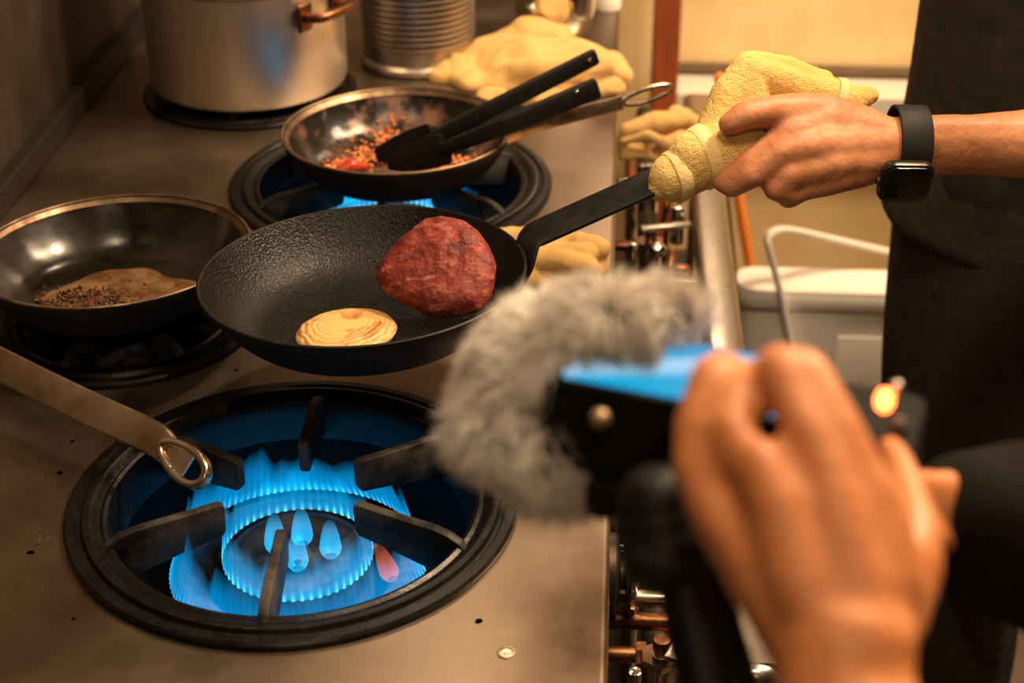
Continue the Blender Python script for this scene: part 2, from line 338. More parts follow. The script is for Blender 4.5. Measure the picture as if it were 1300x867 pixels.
# ------------------------------------------------------------------ stove
RINGS = [(-.239,1.034,.178), (-.240,1.645,.180), (-.455,1.322,.131), (-.455,1.918,.134)]
stove = thing('gas_range', 'long stained stainless steel commercial gas range top along the left wall', 'stove', (-.32,1.35,0))
SX0, SX1, SY0, SY1 = -.659, .012, .30, 2.42
bm = NB(); edges = []
def loop2(pts, z):
    vs = [bm.verts.new((x, y, z)) for x, y in pts]; es = [bm.edges.new((vs[i], vs[(i+1) % len(vs)])) for i in range(len(vs))]; return vs, es
vs, es = loop2([(SX0,SY0),(SX1-.006,SY0),(SX1-.006,SY1),(SX0,SY1)], ZS); edges += es
for (x, y, r) in RINGS:
    v2, e2 = loop2([(x+(r-.012)*math.cos(2*PI*k/96), y+(r-.012)*math.sin(2*PI*k/96)) for k in range(96)], ZS); edges += e2
bmesh.ops.triangle_fill(bm, use_beauty=True, use_dissolve=False, edges=edges)
bmesh.ops.recalc_face_normals(bm, faces=bm.faces)
# rounded front lip, turned down
prof = [(SX1-.006, ZS)] + [(SX1-.006+.006*math.sin(a), ZS-.006+.006*math.cos(a)) for a in [PI/2*k/6 for k in range(1,7)]] + [(SX1, ZS-.05), (SX1-.003, ZS-.05), (SX1-.003, ZS-.012)]
for (a, b2) in zip(prof, prof[1:]):
    f = bm.faces.new([bm.verts.new((a[0],SY0,a[1])), bm.verts.new((a[0],SY1,a[1])), bm.verts.new((b2[0],SY1,b2[1])), bm.verts.new((b2[0],SY0,b2[1]))])
bmesh.ops.remove_doubles(bm, verts=bm.verts, dist=1e-5)
top = link('worktop', bm, STEEL_TOP, stove)
bm = NB(); box(bm, (-.03,1.36,.62), (.02,2.1,.28)); box(bm, (-.345,1.36,.03), (.60,2.1,.04)); box(bm, (-.345,.315,.41), (.62,.02,.78)); box(bm, (-.345,2.405,.41), (.62,.02,.78)); box(bm, (-.345,1.36,.46), (.60,2.1,.02))
link('cabinet', bm, DARKMETAL, stove, smooth=False)
bm = NB(); box(bm, (-.028,1.36,.25), (.016,2.04,.42), bev=.003); link('lower_panel', bm, STEEL, stove, smooth=False)
for yy in (.85,1.6):
    bm = NB(); tube(bm, bez([(-.02,yy-.2,.42),(.01,yy-.19,.42),(.01,yy+.19,.42),(-.02,yy+.2,.42)], 6), .006, 10); link('panel_handle', bm, CHROME, stove)
for x_, y_ in ((-.6,.4),(-.6,2.35),(-.06,.4),(-.06,2.35)):
    bm = NB(); cyl(bm, (x_,y_,0), (x_,y_,.03), .02); link('foot', bm, DARKMETAL, stove)
# dark strip standing in for the shadow along the wall joint
bm = NB(); box(bm, (-.652,1.36,ZS+.016), (.016,2.1,.030), bev=.002); link('wall_shadow_strip', bm, mat('shadow_strip_dark', (.02,.014,.009), .5, .3), stove, smooth=False)
# screw near the front edge, scorch marks
p = PZ(643, 829, ZS); bm = NB(); lathe(bm, [(0,.0016),(.0022,.0016),(.0026,.0004),(.0042,.0004),(.005,.0012),(.0062,.0010),(.0068,0)], p, 24); link('screw', bm, OLDSTEEL, stove)
def smear(name, px, sz, m, n=14):
    q = PZ(px[0], px[1], ZS+.0003); bm = NB(); vs = []
    for k in range(n):
        a = 2*PI*k/n; r = 1+.35*noise.noise((px[0]+math.cos(a)*2, px[1]+math.sin(a)*2, 0)); vs.append(bm.verts.new(q+Vector((sz[0]*r*math.cos(a), sz[1]*r*math.sin(a), 0))))
    bm.faces.new(vs); bmesh.ops.extrude_face_region(bm, geom=bm.faces[:]); link(name, bm, m, stove, smooth=False)
smear('scorch_mark', (76,600), (.0028,.0022), SOOT); smear('scorch_mark', (39,701), (.003,.0022), SOOT); smear('scorch_mark', (93,785), (.0014,.0014), SOOT); smear('scorch_mark', (485,766), (.001,.0012), SOOT)
smear('grease_drop', (92,560), (.0015,.0018), DROP); smear('grease_drop', (300,470), (.002,.0012), DROP); smear('grease_drop', (608,788), (.0028,.0028), DROP)
bm = NB()                                               # the small dark IT scratched in the steel
def strk(a, b, w=.0006):
    A, B = PZ(*a, ZS+.0003), PZ(*b, ZS+.0003); sweep(bm, [A, B], [(-w,-.0002),(w,-.0002),(w,.0002),(-w,.0002)])
strk((50,676),(50,690)); strk((46,677),(54,676)); strk((46,690),(53,690)); strk((61,678),(60,690)); strk((55,679),(66,677)); link('scratched_letters', bm, SOOT, stove, smooth=False)

# ------------------------------------------------------------------ burners
def burner(x, y, R, label, glabel, angs, big=True, nm='gas burners in the range top'):
    c = Vector((x, y, ZS)); k = R/.178
    g = thing('gas_burner', label, 'burner', c, nm)
    # bowl: from under the plate down to a floor
    bm = NB()
    lathe(bm, [(R-.014,-.001),(R-.022,-.004),(R-.028,-.012),(R-.034,-.045),(R-.050,-.075),(R-.075,-.092),(.02,-.098),(0,-.098),(0,-.101),(.03,-.101),(R-.07,-.096),(R-.045,-.079),(R-.030,-.048),(R-.023,-.012),(R-.014,-.004)], c, 96, closed=False)
    link('burner_bowl', bm, BOWL, g)
    ro = .100*k if big else .062; ri = .058*k if big else .03
    bm = NB()   # outer annular casting
    lathe(bm, [(ro-.026,-.094),(ro-.024,-.066),(ro-.018,-.060),(ro-.004,-.060),(ro+.001,-.065),(ro+.003,-.094)], c, 96, closed=True)
    link('outer_burner_ring', bm, BURNER, g)
    if big:
        bm = NB()
        lathe(bm, [(0,-.060),(.016,-.060),(.020,-.058),(.034,-.060),(.048,-.054),(.052,-.050),(.056,-.050),(.060,-.056),(.061,-.094),(0,-.094)], c, 96)
        link('inner_burner_ring', bm, BURNER, g)
        bm = NB(); lathe(bm, [(0,-.048),(.008,-.048),(.012,-.050),(.0145,-.056),(.0145,-.062),(0,-.062)], c, 32); link('centre_cap', bm, IRONGREY, g)
        for a in (40, 160, 280):
            bm = NB(); d = Vector((math.cos(math.radians(a)), math.sin(math.radians(a)), 0)); cyl(bm, c+d*.058+Vector((0,0,-.078)), c+d*.085+Vector((0,0,-.078)), .007, 12); link('bridge', bm, BURNER, g)
    else:
        bm = NB(); lathe(bm, [(0,-.052),(.018,-.054),(.026,-.062),(.026,-.094),(0,-.094)], c, 48); link('centre_cap', bm, BURNER, g)
    # grate: heavy ring with steps and pointing fingers
    t = thing('burner_grate', glabel, 'grate', c+Vector((0,0,.001)), 'cast iron burner grates')
    bm = NB()
    lathe(bm, [(R,0),(R,.0035),(R-.002,.0055),(R-.0085,.0058),(R-.0105,.0035),(R-.013,.0035),(R-.0150,.0068),(R-.0185,.0078),(R-.0225,.0068),(R-.0245,.0040),(R-.0275,.0028),(R-.0305,.0045),(R-.0335,.0035),(R-.036,-.002),(R-.0365,-.012),(R-.041,-.030),(R-.0385,-.031),(R-.034,-.012),(R-.033,-.004),(R-.020,0.0006),(R-.012,.0)], c+Vector((0,0,.0008)), 128, closed=True)
    link('ring', bm, IRON, t)
    for a in angs:
        a = math.radians(a); d = Vector((math.cos(a), math.sin(a), 0)); s = Vector((-d.y, d.x, 0))
        ti = .056*k if big else .034; oo = R-.026
        # side profile (r, z)
        outl = [(oo+.004,-.006),(oo+.002,.002),(oo-.004,.008),(oo-.014,.0125),(oo-.026,.015),(ti+.03,.0165),(ti+.004,.0180),(ti,.0155),(ti+.001,-.007),(ti+.004,-.0115),(ti+.03,-.016),(oo-.03,-.024),(oo-.014,-.028),(oo-.010,-.024)]
        bm = NB(); L_ = [bm.verts.new(c+d*r+s*.0043+Vector((0,0,z))) for r, z in outl]; R_ = [bm.verts.new(c+d*r-s*.0043+Vector((0,0,z))) for r, z in outl]
        n = len(outl); bm.faces.new(L_); bm.faces.new(R_[::-1])
        for i in range(n): bm.faces.new((L_[i], R_[i], R_[(i+1) % n], L_[(i+1) % n]))
        bmesh.ops.recalc_face_normals(bm, faces=bm.faces)
        bmesh.ops.bevel(bm, geom=[e for e in bm.edges], offset=.0016, segments=2, profile=.5, affect='EDGES')
        link('prong', bm, IRONGREY, t)
    return c
A6 = (92, 38, -21, -88, -151, 148)
c1 = burner(*RINGS[0], 'nearest ring burner with blue flames, open with no pan on it', 'wide black cast iron grate of six prongs around the big blue flame', A6)
c2 = burner(*RINGS[1], 'ring burner under the pan with tongs, blue flame just showing', 'black cast iron grate under the rear pan with tongs', (90,30,-30,-90,-150,150))
c3 = burner(*RINGS[2], 'small unlit burner beneath the greasy pan at the left wall', 'smaller black grate under the greasy empty pan by the wall', (75,15,-45,-105,-165,135), False)
c4 = burner(*RINGS[3], 'small burner beneath the tall aluminium stockpot', 'smaller black grate carrying the aluminium stockpot', (90,30,-30,-90,-150,150), False)

def flame_ring(name, c, r0, r1, z0, h, n, m, parent, seed, teeth, lean=.0):
    bm = NB(); uvl = bm.loops.layers.uv.new('UVMap'); rows = 9; cols = []
    for k in range(n):
        a = 2*PI*k/n; hh = h*(.85+.35*noise.noise((math.cos(a)*3.1+seed, math.sin(a)*3.1, seed))+.22*noise.noise((math.cos(a)*8, math.sin(a)*8, seed+5)))
        sc = abs(math.sin(PI*teeth*k/n))
        col = []
        for j in range(rows):
            v = j/(rows-1); rr = r0+(r1-r0)*v**.8 + .0009*(1-v)*sc*math.sin(PI*min(1, v*2.2+.15))
            zz = z0 - .0008*sc*(1-v) + hh*v
            a2 = a + .02*noise.noise((math.cos(a)*4, v*3, seed+9))*v
            col.append(bm.verts.new(c+Vector((rr*math.cos(a2), rr*math.sin(a2), zz))))
        cols.append(col)
    for k in range(n):
        A, B = cols[k], cols[(k+1) % n]
        for j in range(rows-1):
            f = bm.faces.new((A[j], B[j], B[j+1], A[j+1]))
            for lp, (uu, vv) in zip(f.loops, ((k/n, j/(rows-1)), ((k+1)/n, j/(rows-1)), ((k+1)/n, (j+1)/(rows-1)), (k/n, (j+1)/(rows-1)))): lp[uvl].uv = (uu, vv)
    return link(name, bm, m, parent)
def jet(name, base, d, r, L_, m, parent, parts=10):
    bm = NB(); uvl = bm.loops.layers.uv.new('UVMap'); n = 20; base = Vector(base); d = Vector(d).normalized(); s = d.cross(Vector((0,1,.1))).normalized(); u = s.cross(d); rings = []
    for j in range(parts):
        v = j/(parts-1); rr = r*1.12*min(1, v*3.2+.45)**.8*(1-v**1.6)**.55 if v < .98 else r*.06
        rings.append([bm.verts.new(base+d*(L_*v)+s*(rr*math.cos(2*PI*k/n))+u*(rr*math.sin(2*PI*k/n))) for k in range(n)])
    for j in range(parts-1):
        for k in range(n):
            f = bm.faces.new((rings[j][k], rings[j][(k+1) % n], rings[j+1][(k+1) % n], rings[j+1][k]))
            for lp, (uu, vv) in zip(f.loops, ((k/n, j/(parts-1)), ((k+1)/n, j/(parts-1)), ((k+1)/n, (j+1)/(parts-1)), (k/n, (j+1)/(parts-1)))): lp[uvl].uv = (uu, .05+.95*vv)
    return link(name, bm, m, parent)
fl = thing('gas_flame', 'large blue gas flame in two rings burning on the nearest burner', 'flame', c1+Vector((0,0,-.06)))
flame_ring('outer_flame_ring', c1, .1035, .088, -.060, .056, 1080, FLAME_OUT, fl, 3.1, 108)
flame_ring('inner_flame_ring', c1, .0605, .058, -.050, .044, 540, FLAME_IN, fl, 8.7, 54)
for (px, py, ln) in ((350,700,.032),(384,690,.030),(378,722,.030),(420,706,.030)):
    b0 = PZ(px, py, ZS-.052); jet('centre_flame', b0, (0,.12,1), .0085, ln*1.15, FLAME_JET, fl)
b0 = PZ(498, 735, ZS-.05); jet('orange_lick', b0, (-.35,.1,1), .0075, .034, FLAME_ORANGE, fl)
fl2 = thing('gas_flame', 'blue gas flame burning under the rear pan with tongs', 'flame', c2+Vector((0,0,-.06)))
flame_ring('outer_flame_ring', c2, .0985, .098, -.060, .045, 540, FLAME_OUT, fl2, 5.1, 108)
flame_ring('inner_flame_ring', c2, .0605, .062, -.050, .050, 324, FLAME_IN, fl2, 1.7, 54)

# ------------------------------------------------------------------ pans
def pan_frame(n):
    n = Vector(n).normalized(); u = Vector((1,0,0)); u = (u-n*u.dot(n)).normalized(); w = n.cross(u); return Matrix((u, w, n)).transposed()
def pan_body(t, c, R, M3, depth, rb, inner, outer, rim, th=.0022, lip=.0025):
    prof_in = [(0,-depth),(rb*.6,-depth),(rb*.92,-depth+.0004),(rb,-depth+.002)]
    for k in range(1, 9):
        v = k/8; prof_in.append((rb+(R-rb)*math.sin(v*PI/2)**.85*.999 if False else rb+(R-rb)*(v**.80), -depth+.002+(depth-.002)*(v**1.25)))
    bm = NB(); lathe(bm, prof_in, c, 128, M3); bm2 = bm
    # outer surface
    po = [(r+th*(.25 if i < 3 else .9), z-th) for i, (r, z) in enumerate(prof_in)][::-1]
    po[0] = (R+th, -.0012); po[-1] = (0, -depth-th)
    n_in = len(prof_in)-1
    prof = prof_in+[(R+.0004,.0006),(R+th*.6,.0010),(R+th,.0002)]+po
    bm.free(); bm = NB(); mis = [0]*n_in+[2,2,2,2]+[1]*(len(po)-1)
    lathe(bm, prof, c, 128, M3, mis=mis[:len(prof)-1])
    return link('pan_body', bm, [inner, outer, rim], t)

# front pan (held)
Cp = Vector((-.204,1.208,.9685)); Mp = pan_frame((-.045,.033,1)); Rp = .137
fp = thing('frying_pan', 'black pebbled steel frying pan with raw meat, held above the flame', 'frying pan', Cp+Vector((0,0,-.05)))
pan_body(fp, Cp, Rp, Mp, .047, .094, PANBLK, PANOUT, HANDLEBLK, th=.003)
h0 = P(664, 330, 1.375); h1 = P(668, 304, 1.372); h2 = P(682, 293, 1.372); h3 = P(822, 234, 1.388); h4 = P(985, 165, 1.405)
hd = (h3-h2).normalized(); wv = (UP*.95+BACK*.45); wv = (wv-hd*wv.dot(hd)).normalized(); tv = hd.cross(wv)
def strap(bm, pts, ws, th, wdir):
    rings = []
    n = len(pts)
    for i, p in enumerate(pts):
        d = (pts[min(i+1, n-1)]-pts[max(i-1, 0)]).normalized(); w = (wdir-d*wdir.dot(d)).normalized(); s = d.cross(w)
        sec = rrect(ws[i], th, th*.32, 2); rings.append([bm.verts.new(p+w*a+s*b2) for a, b2 in sec])
    m_ = len(rings[0])
    for A, B in zip(rings, rings[1:]):
        for k in range(m_): bm.faces.new((A[k], A[(k+1) % m_], B[(k+1) % m_], B[k]))
    bm.faces.new(rings[0][::-1]); bm.faces.new(rings[-1])
bm = NB()
hA = Cp + Mp @ Vector((.1385*math.cos(.18), .1385*math.sin(.18), -.022)); 
th_ = .24; cr_, sr_ = math.cos(th_), math.sin(th_)
W0 = Cp + Mp @ Vector((.1290*cr_, .1290*sr_, -.030)); W1 = Cp + Mp @ Vector((.1385*cr_, .1385*sr_, -.012)); W2 = Cp + Mp @ Vector((.1425*cr_, .1425*sr_, .006))
Tdir = Vector((-(h4-h2).y, (h4-h2).x, 0)).normalized()
Cc = P(672,301,-(W1-CAM).dot(BACK)+.004); v1 = (W1-Cc).normalized(); v2 = (h3-Cc).normalized()
arc = [Cc+v1*.009*(1-t)**2+v2*.009*t*t for t in (0,.2,.4,.6,.8,1)]
pts = [W0, W0.lerp(W1,.5), W1, W1.lerp(arc[0],.5)]+arc+[arc[-1].lerp(h3,k/6) for k in range(1,7)]+[h3.lerp(h4,k/4) for k in range(1,5)]
strap(bm, pts, [.030]*len(pts), .0042, Tdir+UP*.42)
hdl = link('handle', bm, HANDLEBLK, fp)
for k in (-1, 1):
    q = Cp + Mp @ Vector((.1330*math.cos(.24+k*.06), .1330*math.sin(.24+k*.06), -.016)); stampbm = NB(); stamp(stampbm, q, (.004,.004,.004)); link('rivet', stampbm, HANDLEBLK, fp)

# raw meat leaning on the back-right wall of the pan
meat_c = P(556, 338, 1.372)
bm = NB()
nrm = (BACK*.80+Vector((-.25,-.1,.75))).normalized(); ux = (RIGHT-nrm*RIGHT.dot(nrm)).normalized(); uy = nrm.cross(ux)
outl = [(476,350),(478,335),(492,316),(515,294),(540,276),(562,272),(588,277),(606,290),(620,310),(629,332),(627,356),(622,375),(606,392),(584,397),(556,400),(536,396),(520,385),(500,377),(484,366)]
mp_ = []
for (x, y) in outl:
    r_ = (P(x, y, 1)-CAM); tt = (meat_c-CAM).dot(nrm)/r_.dot(nrm); q = CAM+r_*tt-meat_c; mp_.append((q.dot(ux), q.dot(uy)))
def polyr(a):
    best = 0
    for (x0, y0), (x1, y1) in zip(mp_, mp_[1:]+mp_[:1]):
        dx, dy = math.cos(a), math.sin(a); ex, ey = x1-x0, y1-y0; den = dx*ey-dy*ex
        if abs(den) < 1e-12: continue
        t = (x0*ey-y0*ex)/den; s_ = (x0*dy-y0*dx)/den
        if t > 0 and -1e-6 <= s_ <= 1.000001: best = max(best, t)
    return best or .04
NA, NR = 96, 14; th = .0125
def slabmesh(NA, NR, rad, th, dome, nz, seed):
    bm = NB(); ctop = bm.verts.new((0,0,th+dome)); rings = []
    for j in range(1, NR+1):
        v = j/NR; ring = []
        for k in range(NA):
            a = 2*PI*k/NA; r = rad(a)*v; e = 1-v**5
            z = th*math.sqrt(max(0, e))*1.0+dome*(1-v*v); x, y = r*math.cos(a), r*math.sin(a)
            q = Vector((x, y, z)); 
            z += nz*(noise.noise(Vector((x*45, y*45, seed)))+.6*noise.noise(Vector((x*130, y*130, seed))))*min(1, (1-v)*6+.35)
            if j == NR: z = 0
            ring.append(bm.verts.new((x, y, z)))
        rings.append(ring)
    for k in range(NA): bm.faces.new((ctop, rings[0][k], rings[0][(k+1) % NA]))
    for A, B in zip(rings, rings[1:]):
        for k in range(NA): bm.faces.new((A[k], B[k], B[(k+1) % NA], A[(k+1) % NA]))
    low = [bm.verts.new((v.co.x*.97, v.co.y*.97, -th*.45)) for v in rings[-1]]
    for k in range(NA): bm.faces.new((rings[-1][k], low[k], low[(k+1) % NA], rings[-1][(k+1) % NA]))
    bm.faces.new(low[::-1]); return bm
bm = slabmesh(NA, NR, polyr, th, .004, .0022, 3.3)
mo = link('raw_meat', bm, MEAT); mo.matrix_world = Matrix.Translation(meat_c-nrm*.004) @ Matrix((ux, uy, nrm)).transposed().to_4x4()
tag(mo, 'raw red slab of minced meat lying in the held frying pan', 'meat')
# onion slice
oc = P(439, 412, 1.325)
on = Mp @ Vector((0,0,1)); base = Cp + Mp @ Vector((0,0,-.047)); r_ = (P(439, 414, 1)-CAM); tt = (base+on*.0125-CAM).dot(on)/r_.dot(on); oc = CAM+r_*tt
def orad(a): return .0415*(1+.035*math.sin(2*a+.6)+.03*noise.noise((math.cos(a)*2, math.sin(a)*2, 4)))
bm = slabmesh(96, 24, orad, .0060, .0012, .0006, 1.1)
oo_ = link('onion_slice', bm, ONION); oo_.matrix_world = Matrix.Translation(oc-on*.0055) @ Mp.to_4x4()
tag(oo_, 'thick browned onion slice with concentric rings frying beside the meat', 'onion')

# left pan
Cl = Vector((-.458,1.3225,.9255)); Ml = pan_frame((-.0228,.0355,1)); Rl = .1255
lp = thing('frying_pan', 'oily black frying pan with brown residue, empty, beside the left wall', 'frying pan', Cl+Vector((0,0,-.055)))
pan_body(lp, Cl, Rl, Ml, .050, .082, PANSMOOTH, PANOUT, PANRIM, th=.003)
bm = NB(); lathe(bm, [(Rl-.0050,-.0052),(Rl-.0035,-.0034),(Rl-.0018,-.0012),(Rl-.0005,-.0018),(Rl-.0022,-.0048)], Cl, 128, Ml, closed=True); link('worn_rim', bm, PANRIM, lp)
bm = NB(); hL = Cl + Ml @ Vector((-.125,.03,-.012)); tube(bm, bez([hL, hL+Vector((-.02,.01,.01)), hL+Vector((-.05,.06,.035)), hL+Vector((-.055,.14,.05))], 6), .007, 12); link('handle', bm, OLDSTEEL, lp)
def residue(name, c, M3, rx, ry, off, h, m, seed, parent, label=None, cat=None):
    bm = slabmesh(72, 16, lambda a: rx*ry/math.sqrt((ry*math.cos(a))**2+(rx*math.sin(a))**2)*(1+.22*noise.noise((math.cos(a)*1.6, math.sin(a)*1.6, seed))), h, .0, h*.6, seed)
    o = link(name, bm, m); o.matrix_world = Matrix.Translation(c + M3 @ Vector(off)) @ M3.to_4x4()
    tag(o, label, cat); return o
residue('burnt_residue', Cl, Ml, .070, .062, (.006,-.008,-.0490), .0008, FONDM, 2.2, lp, 'thin brown film of cooking residue in the oily empty pan', 'residue')
bm = NB(); random.seed(5)
for k in range(900):
    a = random.gauss(0, 1); b2 = random.gauss(0, 1); q = Cl + Ml @ Vector((-.028+a*.018, -.024+b2*.014, -.0475+abs(random.gauss(0, .0014))))
    stamp(bm, q, tuple(random.uniform(.0008,.0026) for _ in range(3)), Matrix.Rotation(random.random()*6, 3, 'Z'), 1)
o = tag(link('burnt_crumbs', bm, CRUMB), 'dark burnt crumbs heaped on the floor of the oily empty pan', 'crumbs'); o['kind'] = 'stuff'

# rear pan
Cb = Vector((-.228,1.626,.9255)); Mb = pan_frame((-.0164,.0107,1)); Rb = .1235
rp = thing('frying_pan', 'worn frying pan on the rear flame holding rice scraps and black tongs', 'frying pan', Cb+Vector((0,0,-.055)))
pan_body(rp, Cb, Rb, Mb, .048, .084, RUSTYIN, PANOUT, PANRIM, th=.003)
bm = NB(); lathe(bm, [(Rb-.0055,-.0060),(Rb-.0035,-.0034),(Rb-.0018,-.0012),(Rb-.0005,-.0018),(Rb-.0024,-.0054)], Cb, 128, Mb, closed=True); link('worn_rim', bm, PANRIM, rp)
q0 = P(640, 172, 1.72); q1 = P(662,163,1.72); q2 = P(720,148,1.725); q3 = P(790,130,1.74)
bm = NB(); strap(bm, bez([q0, q1, q2, q3], 6), [.021]*7+[.016]*12, .004, UP+BACK*.4); link('handle', bm, OLDSTEEL, rp)
bm = NB(); ax = (P(850,112,1.755)-q3).normalized(); sd = (UP*1.0+BACK*.9); sd = (sd-ax*sd.dot(ax)).normalized()
lp_pts = [q3+ax*(.030*(1-math.cos(t)))+sd*(.0085*math.sin(t)) for t in [2*PI*k/28 for k in range(28)]]
sweep(bm, lp_pts, circ(.0028, 8), up=ax.cross(sd), closed=True); link('hanging_loop', bm, OLDSTEEL, rp)
# rice scraps (uncountable) and pepper bits
bm = NB(); random.seed(11)
for (px_, py_, sx_, sy_, nn) in ((438,206,13,4,130),(462,190,9,6,70),(487,170,7,5,40),(520,186,8,3,40),(505,158,5,4,14),(548,205,12,3,60),(580,199,12,3,90)):
    for k in range(nn):
        q = PZ(px_+random.gauss(0, sx_), py_+random.gauss(0, sy_), Cb.z-.040); lq = q-Cb; rr = math.hypot(lq.x, lq.y)
        if rr > .107: continue
        zz_ = -.0475+abs(random.gauss(0, .0022))
        if rr > .084: zz_ = max(zz_, -.046+.046*((rr-.084)/.0395)**1.5625+.001)
        stamp(bm, Vector((q.x, q.y, Cb.z+zz_)), (.0034,.0019,.0018), Matrix.Rotation(random.random()*6, 3, 'Z'), 1)
o = tag(link('fried_rice', bm, SAUCE), 'orange fried rice scraps left around the tongs in the rear pan', 'rice'); o['kind'] = 'stuff'
for k, (x, y, lab) in enumerate(((-.050,-.022,'longest red pepper strip beside the tongs in the rear pan'),(-.075,-.045,'short red pepper piece on the rice at the left of the rear pan'))):
    bm = NB(); chain(bm, [(Cb+Mb@Vector((x-.014,y-.006,-.041)), .005), (Cb+Mb@Vector((x,y+.002,-.036)), .008), (Cb+Mb@Vector((x+.014,y+.010,-.041)), .004)] if k == 0 else [(Cb+Mb@Vector((x,y,-.041)), .004), (Cb+Mb@Vector((x+.004,y-.006,-.040)), .003)])
    tag(organic('pepper_strip', bm, REDPEP, None, .0012, 4), lab, 'pepper')
# tongs
tg = thing('kitchen_tongs', 'black tongs resting in the rear pan, two arms pointing right', 'tongs', Cb+Mb@Vector((.0,-.03,-.044)))
a0, a1 = P(757,71,1.73), P(618,142,1.712); a2, a3 = P(545,178,1.725), P(478,198,1.752)
b0_, b1_ = P(759,111,1.70), P(640,160,1.69); b2_, b3_ = P(560,190,1.715), P(492,208,1.738)
bm = NB(); strap(bm, [a0,a0.lerp(a1,.03),a0.lerp(a1,.97),a1,a2], [.016,.0185,.020,.020,.016], .010, UP+BACK*.5); link('arm', bm, PLASTIC, tg)
bm = NB(); strap(bm, [b0_,b0_.lerp(b1_,.03),b0_.lerp(b1_,.97),b1_,b2_], [.020,.023,.020,.020,.015], .011, UP+BACK*.5); link('arm', bm, PLASTIC, tg)
bm = NB(); strap(bm, bez([a2.lerp(a1,.1),a2,a3], 5), [.016,.020,.026,.031,.034,.035,.035,.034,.030,.024,.014], .0035, UP+Vector((.2,-.3,.1))); link('tip', bm, PLASTIC, tg)
bm = NB(); strap(bm, bez([b2_.lerp(b1_,.1),b2_,b3_], 5), [.015,.019,.025,.030,.034,.035,.035,.034,.030,.024,.014], .0035, UP+Vector((.2,-.3,.1))); link('tip', bm, PLASTIC, tg)
bm = NB(); strap(bm, [P(665,143,1.70), P(622,165,1.70)], [.020,.020], .012, UP+BACK*.5); link('hinge_sleeve', bm, PLASTIC, tg)
for (x, y, d) in ((748,76,1.722),(732,116,1.69)):
    bm = NB(); stamp(bm, P(x,y,d), .0022); link('rivet', bm, CHROME, tg)

# steel utensil handle coming in from the left
la = thing('ladle', 'browned steel ladle handle with hanging eye, over the nearest flame', 'ladle', (-.60,1.25,.86))
g0 = P(-60,428,1.40); g1 = P(0,462,1.372); g2 = P(100,512,1.325); g3 = P(188,553,1.285); g4 = P(212,570,1.272); 
wd = Vector((.35,.62,.35))
bm = NB(); pts = bez([Vector((-.583,1.262,.893)), g0, g1, g2, g3, g4], 6); n = len(pts)
ws = [.0275 if i < n-7 else .0275-.004*((i-(n-7))/6) for i in range(n)]
rings = []
for i, p_ in enumerate(pts):                              # hollow-backed strip: shallow arc section
    d = (pts[min(i+1,n-1)]-pts[max(i-1,0)]).normalized(); w = (UP*.75+RIGHT*.5); w = (w-d*w.dot(d)).normalized(); s = d.cross(w); s = -s if s.dot(BACK) < 0 else s
    sec = [(-.5,-.10),(-.50,.05),(-.44,.11),(0,.13),(.44,.11),(.50,.05),(.5,-.10),(.43,-.10),(.42,.0),(0,.03),(-.42,.0),(-.43,-.10)]
    rings.append([bm.verts.new(p_+w*(a*ws[i])+s*(b2*ws[i])) for a, b2 in sec])
for A, B in zip(rings, rings[1:]):
    for k in range(12): bm.faces.new((A[k], A[(k+1)%12], B[(k+1)%12], B[k]))
bm.faces.new(rings[0][::-1]); bm.faces.new(rings[-1])
link('handle', bm, OLDSTEEL, la)
bm = NB(); e0 = g4; e1 = P(258,607,1.245); ax = (e1-e0); Lx = ax.length; ax.normalize(); sd = (UP*.75+RIGHT*.5); sd = (sd-ax*sd.dot(ax)).normalized()
lpp = []
for k in range(36):
    t = 2*PI*k/36; lpp.append(e0-ax*.006+ax*((Lx+.008)*.50*(1-math.cos(t)))+sd*((.0125*math.sin(t))*(0.72+.28*(1-math.cos(t))/2*1.6)))
sweep(bm, lpp, rrect(.0065,.0095,.0022,3), up=ax.cross(sd), closed=True); link('hanging_eye', bm, OLDSTEEL, la)
bm = NB(); vs = [];  nn_ = ax.cross(sd)
for k in range(-9, 10):
    t = 2*PI*k/36*1.15; vs.append(e0-ax*.006+ax*((Lx+.008)*.50*(1-math.cos(t)))+sd*((.0118*math.sin(t))*(0.72+.28*(1-math.cos(t))/2*1.6)))
va = [bm.verts.new(v+nn_*.0012) for v in vs]; vb = [bm.verts.new(v-nn_*.0012) for v in vs]
bm.faces.new(va); bm.faces.new(vb[::-1])
for k in range(len(va)): bm.faces.new((va[k], vb[k], vb[(k+1) % len(vb)], va[(k+1) % len(va)]))
link('eye_web', bm, OLDSTEEL, la)
bm = NB(); lathe(bm, [(0,-.03),(.02,-.028),(.036,-.016),(.044,0),(.0455,0),(.038,-.0175),(.021,-.030),(0,-.032)], Vector((-.603,1.262,.886)), 48); link('bowl', bm, OLDSTEEL, la)

